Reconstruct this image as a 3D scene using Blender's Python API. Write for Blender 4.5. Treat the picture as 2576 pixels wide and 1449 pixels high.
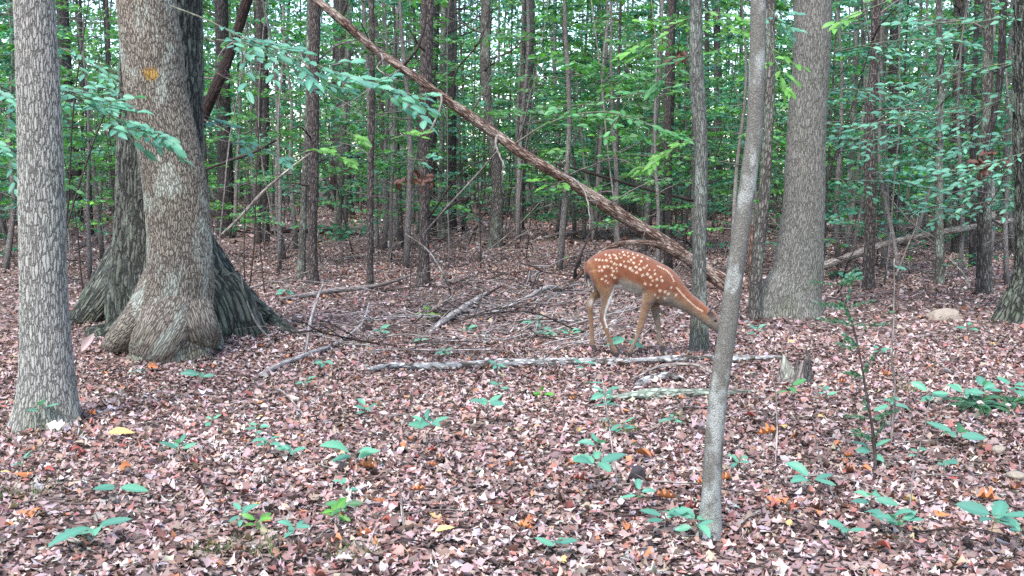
import bpy, math, random
import numpy as np
from mathutils import Vector, Matrix

for o in list(bpy.data.objects): bpy.data.objects.remove(o, do_unlink=True)
scene = bpy.context.scene
C = scene.collection
R = math.radians
rng = np.random.default_rng(11)
random.seed(11)

# ------------------------------------------------------------------ camera
F_PX = 2762.0            # focal length for a 2576 px wide picture
CAM_H = 1.28
PITCH = math.atan((724.5 - 430) / F_PX)
cam_d = bpy.data.cameras.new('camera'); cam = bpy.data.objects.new('camera', cam_d); C.objects.link(cam)
cam_d.sensor_width = 36.0; cam_d.lens = 36.0 * F_PX / 2576
cam_d.clip_start = 0.05; cam_d.clip_end = 2000
cam.location = (0, 0, CAM_H); cam.rotation_euler = (math.pi / 2 - PITCH, 0, 0)
scene.camera = cam

# ------------------------------------------------------------------ sky, sun, exposure
SUN_EL, SUN_AZ = 58.0, 205.0       # azimuth clockwise from +Y: behind the camera
world = bpy.data.worlds.new('World'); scene.world = world; world.use_nodes = True
wn = world.node_tree.nodes; wl = world.node_tree.links
bg = wn['Background']; sky = wn.new('ShaderNodeTexSky'); sky.sky_type = 'NISHITA'; sky.sun_disc = False
sky.sun_elevation = R(SUN_EL); sky.sun_rotation = R(SUN_AZ); sky.air_density = 1.0; sky.dust_density = 1.0; sky.ozone_density = 1.0
wl.new(sky.outputs[0], bg.inputs[0]); bg.inputs[1].default_value = 0.12
sun_d = bpy.data.lights.new('sun', 'SUN'); sun = bpy.data.objects.new('sun', sun_d); C.objects.link(sun)
sun_d.energy = 1.5; sun_d.angle = R(28); sun_d.color = (1.0, 0.975, 0.95)
sdir = Vector((math.sin(R(SUN_AZ)) * math.cos(R(SUN_EL)), math.cos(R(SUN_AZ)) * math.cos(R(SUN_EL)), math.sin(R(SUN_EL))))
sun.rotation_euler = sdir.to_track_quat('Z', 'Y').to_euler(); sun.location = sdir * 40
vs = scene.view_settings; vs.view_transform = 'Standard'; vs.look = 'None'; vs.exposure = 2.12; vs.gamma = 1.0; vs.use_curve_mapping = False
cy = scene.cycles
cy.max_bounces = 5; cy.diffuse_bounces = 3; cy.glossy_bounces = 2; cy.transmission_bounces = 3; cy.transparent_max_bounces = 4
cy.caustics_reflective = False; cy.caustics_refractive = False
cy.use_denoising = False; cy.use_adaptive_sampling = False

# ------------------------------------------------------------------ placement helpers
_f = np.array([0, math.cos(PITCH), -math.sin(PITCH)]); _u = np.array([0, math.sin(PITCH), math.cos(PITCH)]); _r = np.array([1.0, 0, 0])
CAMP = np.array([0, 0, CAM_H])
MOUND = []        # (x, y, height, radius)
def hz(x, y):
    x = np.asarray(x, float); y = np.asarray(y, float)
    k = np.clip((y - 2.5) / 3.0, 0, 1)
    z = k * (0.022 * np.sin(x * 1.3 + y * 0.7) + 0.018 * np.sin(x * 0.6 - y * 1.1 + 1.0) + 0.012 * np.sin(x * 2.9 + y * 2.3 + 2))
    z = z + 0.10 * np.clip((y - 14) / 20, 0, 3) * np.sin(x * 0.19 + y * 0.11)
    for mx, my, mh, mr in MOUND: z = z + mh * np.exp(-((x - mx) ** 2 + (y - my) ** 2) / mr ** 2)
    return z
def ray(px, py): return _f * F_PX + _r * (px - 1288.0) + _u * (724.5 - py)
def P(px, py, Y):
    d = ray(px, py); return CAMP + d * (Y / d[1])
def G(px, py, lift=0.0):
    d = ray(px, py); z = 0.0
    for _ in range(8):
        t = (z - CAM_H) / d[2]; p = CAMP + d * t; z = float(hz(p[0], p[1]))
    p[2] = z + lift; return p
def mpp(p): return float(np.dot(np.asarray(p) - CAMP, _f)) / F_PX       # metres per pixel at p

# ------------------------------------------------------------------ mesh helpers
def mesh_np(name, V, Fc, mat=None, smooth=True, attrs=None):
    """V (n,3), Fc list of index arrays (m,k); attrs name -> (type, array per point)."""
    me = bpy.data.meshes.new(name)
    V = np.asarray(V, np.float32)
    if not isinstance(Fc, list): Fc = [Fc]
    Fc = [np.asarray(f, np.int32) for f in Fc if len(f)]
    me.vertices.add(len(V)); me.vertices.foreach_set('co', V.ravel())
    loops = np.concatenate([f.ravel() for f in Fc]); tot = np.concatenate([np.full(len(f), f.shape[1], np.int32) for f in Fc])
    st = np.concatenate([[0], np.cumsum(tot)[:-1]]).astype(np.int32)
    me.loops.add(len(loops)); me.loops.foreach_set('vertex_index', loops)
    me.polygons.add(len(tot)); me.polygons.foreach_set('loop_start', st); me.polygons.foreach_set('loop_total', tot)
    me.polygons.foreach_set('use_smooth', np.full(len(tot), smooth))
    for k, (ty, arr) in (attrs or {}).items():
        a = me.attributes.new(k, ty, 'POINT')
        a.data.foreach_set('color' if ty == 'FLOAT_COLOR' else ('vector' if ty == 'FLOAT_VECTOR' else 'value'), np.asarray(arr, np.float32).ravel())
    me.update(calc_edges=True)
    if mat: me.materials.append(mat)
    return me
def obj(name, me, parent=None, loc=(0, 0, 0)):
    o = bpy.data.objects.new(name, me); C.objects.link(o); o.location = loc
    if parent: o.parent = parent
    return o
def tag(o, label=None, cat=None, group=None, kind=None):
    if label: o['label'] = label
    if cat: o['category'] = cat
    if group: o['group'] = group
    if kind: o['kind'] = kind
    return o
def thing(name, label, cat, loc, group=None):
    o = bpy.data.objects.new(name, None); C.objects.link(o); o.location = loc; o.empty_display_size = 0.05
    return tag(o, label, cat, group)
def spline(pts, n, extra=None):
    """Catmull-Rom through pts (k,d) -> (n,d) evenly along chord length."""
    p = np.asarray(pts, float)
    if len(p) == 2: p = np.vstack([p[0], (p[0] + p[1]) / 2, p[1]])
    h = np.maximum(np.linalg.norm(np.diff(p[:, :3], axis=0), axis=1), 1e-9); cum = np.concatenate([[0], np.cumsum(h)])
    sl = np.diff(p, axis=0) / h[:, None]; m = np.empty_like(p); m[0] = sl[0]; m[-1] = sl[-1]
    m[1:-1] = (sl[:-1] * h[1:, None] + sl[1:] * h[:-1, None]) / (h[:-1] + h[1:])[:, None]
    s = np.linspace(0, cum[-1], n) if extra is None else np.asarray(extra) * cum[-1]
    i = np.clip(np.searchsorted(cum, s, side='right') - 1, 0, len(p) - 2)
    t = ((s - cum[i]) / h[i])[:, None]; H = h[i][:, None]
    return (2 * t ** 3 - 3 * t ** 2 + 1) * p[i] + (t ** 3 - 2 * t ** 2 + t) * H * m[i] + (3 * t ** 2 - 2 * t ** 3) * p[i + 1] + (t ** 3 - t ** 2) * H * m[i + 1]
def frames(pts):
    T = np.gradient(pts, axis=0); T /= np.linalg.norm(T, axis=1)[:, None] + 1e-12
    ref = np.array([0, -1.0, 0]) if abs(T[0][1]) < 0.9 else np.array([1.0, 0, 0])
    N = np.zeros_like(pts); n = ref - T[0] * np.dot(ref, T[0]); n /= np.linalg.norm(n)
    for i in range(len(pts)):
        n = n - T[i] * np.dot(n, T[i]); n = n / (np.linalg.norm(n) + 1e-12); N[i] = n
    return T, N, np.cross(T, N)
def tube(pts, rad, seg=8, shape=None, lump=0.05, off=None):
    """closed tube; rad (n,); shape(theta(seg), s(n), r(n,seg)) -> r(n,seg). Returns V, [quads, ...], tc."""
    pts = np.asarray(pts, float); n = len(pts); rad = np.asarray(rad, float)
    T, N, B = frames(pts)
    s = np.concatenate([[0], np.cumsum(np.linalg.norm(np.diff(pts, axis=0), axis=1))])
    th = np.linspace(0, 2 * math.pi, seg, endpoint=False)
    r = np.repeat(rad[:, None], seg, 1)
    if lump:
        a, b, c = rng.uniform(0, 6.28, 3); L = np.maximum(rad.mean(), 1e-3)
        sw = s[:, None] / (L * 6)
        r = r * (1 + lump * np.sin(2 * th[None] + a + sw) + lump * 0.7 * np.sin(3 * th[None] + b - sw * 1.7) + lump * 0.8 * np.sin(sw * 2.3 + c))
    if shape: r = shape(th, s, r)
    ct, st = np.cos(th), np.sin(th)
    V = pts[:, None] + r[..., None] * (ct[None, :, None] * N[:, None] + st[None, :, None] * B[:, None])
    o = rng.uniform(-20, 20, 3) if off is None else off
    rm = np.repeat(rad[:, None], seg, 1)
    tc = np.stack([rm * ct[None] + o[0], rm * st[None] + o[1], np.repeat(s[:, None], seg, 1) + o[2]], -1).reshape(-1, 3)
    i = np.arange(n - 1)[:, None] * seg; j = np.arange(seg)[None]; j2 = (j + 1) % seg
    Q = np.stack([i + j, i + j2, i + seg + j2, i + seg + j], -1).reshape(-1, 4)
    V = V.reshape(-1, 3)
    V = np.vstack([V, pts[0], pts[-1]]); tc = np.vstack([tc, tc[0], tc[-1]])
    k0 = n * seg; jj = np.arange(seg); jn = (jj + 1) % seg
    cap0 = np.stack([np.full(seg, k0), jn, jj], -1); cap1 = np.stack([np.full(seg, k0 + 1), (n - 1) * seg + jj, (n - 1) * seg + jn], -1)
    return V, Q, np.vstack([cap0, cap1]), tc
class MB:
    """collects tubes of ONE part into one mesh"""
    def __init__(s): s.V = []; s.Q = []; s.T = []; s.tc = []; s.n = 0
    def add(s, V, Q, T, tc):
        s.V.append(V); s.Q.append(Q + s.n); s.T.append(T + s.n); s.tc.append(tc); s.n += len(V); return s
    def tube(s, pts, rad, seg=6, **k): return s.add(*tube(pts, rad, seg, **k))
    def mesh(s, name, mat, origin=None):
        V = np.vstack(s.V)
        if origin is not None: V = V - np.asarray(origin)
        return mesh_np(name, V, [np.vstack(s.Q), np.vstack(s.T)], mat, True, {'tc': ('FLOAT_VECTOR', np.vstack(s.tc))})
def noise_path(p0, p1, n, amp, up=0.0):
    p0, p1 = np.asarray(p0, float), np.asarray(p1, float); t = np.linspace(0, 1, n)[:, None]
    L = np.linalg.norm(p1 - p0); w = np.cumsum(rng.normal(0, amp * L / n ** 0.5, (n, 3)), 0); w = w - t * w[-1]
    for _ in range(2 if n >= 8 else 0): w[1:-1] = (w[:-2] + w[1:-1] * 1.5 + w[2:]) / 3.5
    p = p0 + (p1 - p0) * t + w; p[:, 2] += (up * L * np.sin(t * math.pi))[:, 0]; return p

# ------------------------------------------------------------------ materials
def newmat(name):
    m = bpy.data.materials.new(name); m.use_nodes = True; nt = m.node_tree; nt.nodes.clear()
    out = nt.nodes.new('ShaderNodeOutputMaterial')
    return m, nt, out
class N:
    def __init__(s, nt): s.nt = nt
    def new(s, t, **k):
        n = s.nt.nodes.new(t)
        for a, b in k.items(): setattr(n, a, b)
        return n
    def link(s, a, b): s.nt.links.new(a, b)
    def val(s, sock, v):
        if hasattr(v, 'is_output') or isinstance(v, bpy.types.NodeSocket): s.link(v, sock)
        else: sock.default_value = v
    def math(s, op, a, b=0.5, clamp=False):
        n = s.new('ShaderNodeMath', operation=op, use_clamp=clamp); s.val(n.inputs[0], a); s.val(n.inputs[1], b); return n.outputs[0]
    def vmath(s, op, a, b=(0, 0, 0)):
        n = s.new('ShaderNodeVectorMath', operation=op); s.val(n.inputs[0], a)
        if op == 'SCALE': s.val(n.inputs['Scale'], b)
        else: s.val(n.inputs[1], b)
        return n.outputs['Value'] if op in ('LENGTH', 'DISTANCE') else n.outputs[0]
    def mix(s, fac, a, b, blend='MIX'):
        n = s.new('ShaderNodeMix', data_type='RGBA', blend_type=blend); s.val(n.inputs[0], fac); s.val(n.inputs[6], a); s.val(n.inputs[7], b); return n.outputs[2]
    def noise(s, vec, scale, detail=3, rough=0.55, color=False):
        n = s.new('ShaderNodeTexNoise'); s.val(n.inputs['Vector'], vec); n.inputs['Scale'].default_value = scale; n.inputs['Detail'].default_value = detail; n.inputs['Roughness'].default_value = rough
        return n.outputs['Color' if color else 'Fac']
    def ramp(s, fac, stops, interp='LINEAR'):
        n = s.new('ShaderNodeValToRGB'); s.val(n.inputs[0], fac); cr = n.color_ramp; cr.interpolation = interp
        while len(cr.elements) < len(stops): cr.elements.new(0.5)
        for e, (p, c) in zip(cr.elements, stops): e.position = p; e.color = c if len(c) == 4 else (*c, 1)
        return n.outputs[0]
    def range(s, v, a, b, c=0.0, d=1.0):
        n = s.new('ShaderNodeMapRange'); s.val(n.inputs[0], v)
        for i, x in enumerate((a, b, c, d)): n.inputs[i + 1].default_value = x
        return n.outputs[0]
    def attr(s, name, out='Vector'):
        n = s.new('ShaderNodeAttribute'); n.attribute_name = name; return n.outputs[out]
def g3(v): return (v, v, v, 1)
def c4(c): return (*c, 1)

def bark(name, light, dark, scale=22, stretch=0.3, width=0.22, depth=0.012, mode='BUMP', lichen=None, lichen_amt=0.5, lichen_scale=6,
         moss=0.0, tint=None, rough=0.9, paint=None, wob=0.35, fine=0.4, mossh=0.6):
    """furrowed bark: stretched cells with dark cracks, on the tube's own coordinates"""
    m, nt, out = newmat(name); n = N(nt)
    tc = n.attr('tc'); v = n.vmath('MULTIPLY', tc, (scale, scale, scale * stretch))
    dn = n.noise(n.vmath('MULTIPLY', tc, (1, 1, 0.5)), scale * 0.55, 3, 0.6, True)
    v = n.vmath('ADD', v, n.vmath('SCALE', n.vmath('SUBTRACT', dn, (0.5, 0.5, 0.5)), wob * 4))
    vo = n.new('ShaderNodeTexVoronoi', feature='DISTANCE_TO_EDGE'); n.link(v, vo.inputs['Vector']); vo.inputs['Scale'].default_value = 1.0
    crack = n.ramp(vo.outputs['Distance'], [(0.0, g3(0)), (width * 0.35, g3(0.25)), (width, g3(0.85)), (min(1, width * 2.5), g3(1))])
    vc = n.new('ShaderNodeTexVoronoi', feature='F1'); n.link(v, vc.inputs['Vector']); vc.inputs['Scale'].default_value = 1.0
    cell = n.math('MULTIPLY', vc.outputs['Color'], 1.0)
    fn = n.noise(n.vmath('MULTIPLY', tc, (1, 1, 0.35)), scale * 3.2, 4, 0.65)
    big = n.noise(tc, 1.7, 3, 0.5)
    col = n.mix(crack, c4(dark), c4(light))
    col = n.mix(1.0, col, n.ramp(fn, [(0.25, g3(1 - fine)), (0.75, g3(1 + fine * 0.6))]), 'MULTIPLY')
    col = n.mix(1.0, col, n.ramp(cell, [(0, g3(0.8)), (1, g3(1.18))]), 'MULTIPLY')
    if tint: col = n.mix(n.range(big, 0.38, 0.66), col, n.mix(1.0, col, c4(tint), 'MULTIPLY'))
    if lichen:
        ln = n.noise(n.vmath('MULTIPLY', tc, (1, 1, 0.55)), lichen_scale, 5, 0.62)
        lm = n.math('MULTIPLY', n.range(ln, 0.62 - lichen_amt * 0.25, 0.68 - lichen_amt * 0.2), n.range(crack, 0.2, 0.9, 0.35, 1.0))
        col = n.mix(n.math('MULTIPLY', lm, 0.85), col, c4(lichen))
    if moss:
        geo = n.new('ShaderNodeNewGeometry'); sep = n.new('ShaderNodeSeparateXYZ'); n.link(geo.outputs['Position'], sep.inputs[0])
        mm = n.math('MULTIPLY', n.range(sep.outputs[2], mossh, 0.0), n.range(n.noise(tc, 7, 4, 0.6), 0.42, 0.62))
        col = n.mix(n.math('MULTIPLY', mm, moss), col, n.mix(1.0, col, (0.62, 0.78, 0.5, 1), 'MULTIPLY'))
    if paint:
        co = n.new('ShaderNodeTexCoord').outputs['Object']
        d = n.vmath('DISTANCE', co, paint[0]); d = n.math('ADD', d, n.math('MULTIPLY', n.math('SUBTRACT', n.noise(co, 45, 4, 0.7), 0.5), 0.07))
        pm = n.math('MULTIPLY', n.range(d, paint[1], paint[1] * 0.8), n.range(crack, 0.3, 0.8, 0.4, 1.0))
        col = n.mix(n.math('MULTIPLY', pm, .9), col, (0.36, 0.20, 0.035, 1))
    b = n.new('ShaderNodeBsdfPrincipled'); n.link(col, b.inputs['Base Color']); b.inputs['Roughness'].default_value = rough; b.inputs['Specular IOR Level'].default_value = 0.25
    h = n.math('ADD', n.math('MULTIPLY', crack, 1.0), n.math('MULTIPLY', fn, 0.4))
    if mode == 'BOTH':
        d = n.new('ShaderNodeDisplacement'); n.link(h, d.inputs['Height']); d.inputs['Midlevel'].default_value = 1.0; d.inputs['Scale'].default_value = depth
        n.link(d.outputs[0], out.inputs['Displacement']); m.displacement_method = 'BOTH'
    else:
        bp = n.new('ShaderNodeBump'); n.link(h, bp.inputs['Height']); bp.inputs['Distance'].default_value = depth; bp.inputs['Strength'].default_value = 0.9; n.link(bp.outputs[0], b.inputs['Normal'])
    n.link(b.outputs[0], out.inputs['Surface']); return m

def leafmat(name, transl=0.35, rough=0.45, vary=0.25, spec=0.4, base=None, bump=False):
    m, nt, out = newmat(name); n = N(nt)
    col = n.attr('col', 'Color') if base is None else n.new('ShaderNodeRGB').outputs[0]
    if base is not None: col.default_value = c4(base)
    oi = n.new('ShaderNodeObjectInfo')
    col = n.mix(1.0, col, n.ramp(oi.outputs['Random'], [(0, (1 - vary, 1 - vary, 1 - vary * 0.8)), (0.5, (1, 1, 1)), (1, (1 + vary, 1 + vary * 0.8, 1 + vary * 0.4))]), 'MULTIPLY')
    b = n.new('ShaderNodeBsdfPrincipled'); b.inputs['Roughness'].default_value = rough; b.inputs['Specular IOR Level'].default_value = spec
    if bump:
        co = n.new('ShaderNodeTexCoord').outputs['Object']
        nz = n.noise(co, 60, 3, 0.6); col = n.mix(1.0, col, n.ramp(nz, [(0.3, g3(0.72)), (0.7, g3(1.22))]), 'MULTIPLY')
    n.link(col, b.inputs['Base Color'])
    if transl:
        t = n.new('ShaderNodeBsdfTranslucent'); n.link(n.mix(1.0, col, (1.2, 1.4, 0.75, 1), 'MULTIPLY'), t.inputs[0])
        ms = n.new('ShaderNodeMixShader'); ms.inputs[0].default_value = transl; n.link(b.outputs[0], ms.inputs[1]); n.link(t.outputs[0], ms.inputs[2]); n.link(ms.outputs[0], out.inputs['Surface'])
    else: n.link(b.outputs[0], out.inputs['Surface'])
    return m

M = {}
M['leaf'] = leafmat('green_leaf', 0.35, 0.5, 0.25, 0.5)
M['far_leaf'] = leafmat('far_green_leaf', 0.4, 0.6, 0.0, 0.25)
M['litter'] = leafmat('dead_leaf', 0.08, 0.7, 0.0, 0.3)
M['litter_one'] = leafmat('single_dead_leaf', 0.08, 0.65, 0.22, 0.35)
M['bark_pale'] = bark('bark_pale_ridged', (0.36, 0.34, 0.30), (0.10, 0.09, 0.08), 84, 0.16, 0.17, 0.0055, 'BOTH', tint=(0.92, 0.97, 0.95), moss=0.5, mossh=0.25)
M['bark_dark'] = bark('bark_dark_ridged', (0.12, 0.122, 0.10), (0.014, 0.014, 0.013), 34, 0.14, 0.24, 0.018, 'BOTH', lichen=(0.17, 0.19, 0.15), lichen_amt=0.35, lichen_scale=9, moss=0.6, mossh=0.9)
M['bark_fine'] = bark('bark_fine_grey', (0.235, 0.22, 0.19), (0.075, 0.068, 0.058), 88, 0.15, 0.16, 0.0045, 'BOTH', tint=(0.85, 0.9, 0.86), moss=0.6, mossh=0.5)
M['bark_smooth'] = bark('bark_smooth_lichen', (0.165, 0.155, 0.132), (0.09, 0.083, 0.07), 120, 1.6, 0.1, 0.0012, 'BUMP', lichen=(0.34, 0.35, 0.32), lichen_amt=0.40, lichen_scale=9, moss=0.6, mossh=0.12)
M['bark_thin'] = bark('bark_thin_grey', (0.18, 0.182, 0.155), (0.05, 0.05, 0.043), 84, 0.16, 0.18, 0.006, 'BUMP', lichen=(0.26, 0.29, 0.24), lichen_amt=0.2, moss=0.5, mossh=0.3)
M['bark_mid_brown'] = bark('bark_mid_brown', (0.17, 0.14, 0.122), (0.03, 0.022, 0.02), 50, 0.25, 0.25, 0.01)
M['bark_mid_grey'] = bark('bark_mid_grey', (0.20, 0.175, 0.145), (0.04, 0.036, 0.032), 50, 0.25, 0.25, 0.01, lichen=(0.24, 0.27, 0.21), lichen_amt=0.45)
M['bark_mid_dark'] = bark('bark_mid_dark', (0.11, 0.094, 0.086), (0.02, 0.016, 0.015), 40, 0.2, 0.28, 0.014)
M['bark_lichen'] = bark('bark_mid_lichen', (0.19, 0.185, 0.15), (0.05, 0.046, 0.04), 50, 0.25, 0.28, 0.008, lichen=(0.27, 0.31, 0.24), lichen_amt=0.5)
M['dead_red'] = bark('dead_wood_red_brown', (0.33, 0.215, 0.16), (0.055, 0.03, 0.022), 38, 0.22, 0.26, 0.012, lichen=(0.46, 0.37, 0.30), lichen_amt=0.5, lichen_scale=10, tint=(0.75, 0.7, 0.7))
M['dead_dark'] = bark('dead_wood_dark', (0.06, 0.033, 0.026), (0.018, 0.012, 0.011), 38, 0.2, 0.26, 0.012)
M['dead_pale'] = bark('dead_wood_pale', (0.48, 0.43, 0.385), (0.13, 0.10, 0.085), 70, 0.12, 0.25, 0.003, tint=(0.75, 0.72, 0.7))
M['dead_white'] = bark('dead_wood_bleached', (0.56, 0.52, 0.49), (0.20, 0.17, 0.155), 60, 0.12, 0.25, 0.003, tint=(0.8, 0.78, 0.78))
M['birch_log'] = bark('lichen_log', (0.16, 0.13, 0.11), (0.03, 0.025, 0.022), 40, 0.4, 0.3, 0.006, lichen=(0.60, 0.60, 0.57), lichen_amt=.72, lichen_scale=20)
M['mossy_log'] = bark('mossy_log', (0.22, 0.21, 0.17), (0.04, 0.04, 0.03), 40, 0.4, 0.3, 0.006, lichen=(0.36, 0.44, 0.34), lichen_amt=0.9, lichen_scale=18)
M['twig_grey'] = bark('twig_grey', (0.35, 0.325, 0.295), (0.12, 0.10, 0.09), 90, 0.2, 0.3, 0.002, tint=(0.7, 0.66, 0.66))
M['twig_dark'] = bark('twig_dark', (0.085, 0.062, 0.055), (0.03, 0.022, 0.02), 90, 0.2, 0.3, 0.002)
M['twig_green'] = bark('twig_green_grey', (0.21, 0.22, 0.15), (0.10, 0.10, 0.07), 90, 0.2, 0.3, 0.002)
M['stump'] = bark('weathered_stump', (0.27, 0.235, 0.205), (0.09, 0.075, 0.065), 45, 0.1, 0.28, 0.01, lichen=(0.3, 0.33, 0.26), lichen_amt=0.4)

def litter_ground():
    m, nt, out = newmat('leaf_litter_floor'); n = N(nt)
    co = n.new('ShaderNodeTexCoord').outputs['Object']
    d = n.noise(co, 9, 3, 0.6, True); v = n.vmath('ADD', co, n.vmath('SCALE', n.vmath('SUBTRACT', d, (0.5, 0.5, 0.5)), 0.12))
    v1 = n.new('ShaderNodeTexVoronoi', feature='F1'); n.link(v, v1.inputs['Vector']); v1.inputs['Scale'].default_value = 14
    v2 = n.new('ShaderNodeTexVoronoi', feature='DISTANCE_TO_EDGE'); n.link(v, v2.inputs['Vector']); v2.inputs['Scale'].default_value = 14
    pick = n.math('MULTIPLY', v1.outputs['Color'], 1.0)
    col = n.ramp(pick, [(0, (0.08, 0.052, 0.044)), (0.3, (0.17, 0.11, 0.092)), (0.55, (0.26, 0.175, 0.15)), (0.8, (0.35, 0.26, 0.235)), (1, (0.2, 0.1, 0.075))])
    edge = n.ramp(v2.outputs['Distance'], [(0, g3(0.25)), (0.12, g3(1))])
    col = n.mix(1.0, col, edge, 'MULTIPLY')
    col = n.mix(1.0, col, n.ramp(n.noise(co, 0.8, 4, 0.6), [(0.3, g3(0.65)), (0.7, g3(1.1))]), 'MULTIPLY')
    b = n.new('ShaderNodeBsdfPrincipled'); n.link(col, b.inputs['Base Color']); b.inputs['Roughness'].default_value = 0.9; b.inputs['Specular IOR Level'].default_value = 0.2
    bp = n.new('ShaderNodeBump'); n.link(n.math('ADD', edge, pick), bp.inputs['Height']); bp.inputs['Distance'].default_value = 0.03; n.link(bp.outputs[0], b.inputs['Normal'])
    n.link(b.outputs[0], out.inputs['Surface']); return m
M['floor'] = litter_ground()

# ------------------------------------------------------------------ leaves in bulk
def tmpl_fold():       # 2 triangles folded at the midrib
    return np.array([[0, 0, 0], [.45, .3, .06], [1, 0, -.05], [.45, -.3, .06]]), [np.array([[0, 2, 1], [0, 3, 2]])]
def tmpl_ovate():      # 8 triangles
    return (np.array([[0, 0, 0], [.35, 0, 0], [.7, 0, -.02], [1.05, 0, -.1], [.3, .27, .06], [.68, .2, .03], [.3, -.27, .06], [.68, -.2, .03]]),
            [np.array([[0, 1, 4], [2, 3, 5], [0, 6, 1], [2, 7, 3]]), np.array([[1, 2, 5, 4], [1, 6, 7, 2]])])
def bulk(name, c, ax, nr, size, col, tmpl, mat, parent=None, origin=None, bend=None):
    """one mesh of many leaves. c, ax, nr (n,3); size (n,); col (n,3)"""
    T, Fs = tmpl; k = len(T); n = len(c)
    ax = ax / (np.linalg.norm(ax, axis=1)[:, None] + 1e-9)
    nr = nr - ax * (nr * ax).sum(1)[:, None]; nr = nr / (np.linalg.norm(nr, axis=1)[:, None] + 1e-9)
    sd = np.cross(nr, ax)
    W = np.repeat(T[None, :, 2], n, 0)
    if bend is not None:
        u, v = T[None, :, 0], T[None, :, 1]
        W = W + bend[:, 0:1] * (u - .5) ** 2 + bend[:, 1:2] * v ** 2 * 3 + bend[:, 2:3] * u * v * 2
    V = c[:, None] + size[:, None, None] * (T[None, :, 0, None] * ax[:, None] + T[None, :, 1, None] * sd[:, None] + W[..., None] * nr[:, None])
    if origin is not None: V = V - np.asarray(origin)
    base = (np.arange(n) * k)[:, None, None]
    Fc = [(f[None] + base).reshape(-1, f.shape[1]) for f in Fs]
    cc = np.repeat(np.hstack([col, np.ones((n, 1))])[:, None], k, 1)
    return mesh_np(name, V.reshape(-1, 3), Fc, mat, False, {'col': ('FLOAT_COLOR', cc.reshape(-1, 4))})
def jitter_col(base, n, v=0.25, hue=0.12):
    base = np.asarray(base, float); b = np.repeat(base[None], n, 0) if base.ndim == 1 else base
    return np.clip(b * (1 + rng.normal(0, v, (n, 1))) * (1 + rng.normal(0, hue, (n, 3))), 0.004, 0.9)

# ================================================================== GROUND
_p = G(430, 880); MOUND.append((_p[0], _p[1] + 0.5, 0.10, 1.1))
_p = G(1990, 785); MOUND.append((_p[0], _p[1], 0.05, 0.8))
def build_ground():
    ys = np.concatenate([np.linspace(-6, 2.5, 12), np.linspace(2.6, 12, 150), np.linspace(12.2, 30, 70), np.linspace(31, 110, 40), [150, 220, 400]])
    us = np.linspace(-1, 1, 161); us = np.sign(us) * np.abs(us) ** 1.3
    wid = np.maximum(9, np.abs(ys) * 1.2 + 4)
    X = us[None] * wid[:, None]; Y = np.repeat(ys[:, None], len(us), 1)
    Z = hz(X, Y) + np.where(Y < 14, rng.normal(0, 0.004, X.shape), 0)
    n, m = X.shape; i = np.arange(n - 1)[:, None] * m + np.arange(m - 1)[None]
    Q = np.stack([i, i + 1, i + m + 1, i + m], -1).reshape(-1, 4)
    o = obj('ground', mesh_np('ground', np.stack([X, Y, Z], -1).reshape(-1, 3), Q, M['floor']))
    tag(o, 'forest floor under brown fallen leaves', None, None, 'structure')
build_ground()

# ---- dead leaves: one curled strip of 15 points, lobed widths
def dead_tmpl(widths):
    n = len(widths); u = np.linspace(0, 1, n); T = []
    for j, w in enumerate(widths): T += [[u[j], 0, 0], [u[j] + (.04 if j % 2 else -.02), w, 0], [u[j] + (.04 if j % 2 else -.02), -w, 0]]
    T = np.array(T); q = []
    for j in range(n - 1):
        a, b = j * 3, j * 3 + 3; q += [[a, b, b + 1, a + 1], [a, a + 2, b + 2, b]]
    return T, [np.array(q)]
DT = [dead_tmpl([.01, .26, .24, .01]), dead_tmpl([.05, .26, .14, .02]), dead_tmpl([.02, .16, .30, .02]), dead_tmpl([.01, .15, .14, .01])]
DN = [dead_tmpl([.01, .17, .26, .25, .15, .01]), dead_tmpl([.05, .24, .12, .26, .1, .02]), dead_tmpl([.02, .15, .10, .30, .16, .02]), dead_tmpl([.01, .11, .16, .13, .07, .01])]
DCOL = np.array([[.33, .225, .205], [.41, .31, .285], [.25, .155, .132], [.165, .10, .086], [.48, .40, .375], [.28, .12, .095], [.085, .055, .050], [.34, .245, .18], [.44, .18, .08], [.36, .31, .30]])
DP = np.array([.21, .15, .19, .13, .07, .08, .06, .04, .008, .05]); DP = DP / DP.sum()
def litter_pos(n, y0, y1, half=0.50):
    y = np.sqrt(rng.uniform(y0 ** 2, y1 ** 2, n)); x = rng.uniform(-1, 1, n) * (y * half + 0.35); return x, y
def litter(name, n, y0, y1, smin, smax, tilt, lift, label, group, parts):
    tot = []
    for q in range(parts):
        k = n // parts; x, y = litter_pos(k, y0, y1)
        z = hz(x, y) + rng.uniform(0.0, 1.0, k) ** 1.5 * lift + 0.004
        a = rng.uniform(0, 6.283, k); t = rng.normal(0, tilt, k)
        ax = np.stack([np.cos(a) * np.cos(t), np.sin(a) * np.cos(t), np.sin(t)], -1)
        nr = np.stack([rng.normal(0, tilt, k), rng.normal(0, tilt, k), np.ones(k)], -1)
        col = jitter_col(DCOL[rng.choice(len(DCOL), k, p=DP)], k, 0.2, 0.06)
        patch = 0.5 + 0.5 * np.sin(x * 1.9 + np.sin(y * 1.4) * 2) * np.sin(y * 1.3 + x)
        col = col * (0.82 + 0.3 * patch)[:, None]
        bend = np.stack([rng.normal(0.15, .7, k), rng.normal(.2, 1.0, k), rng.normal(0, .55, k)], -1)
        yield q, (np.stack([x, y, z], -1), ax, nr, smin + (smax - smin) * rng.uniform(0, 1, k) ** 1.4, col, bend)
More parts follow.
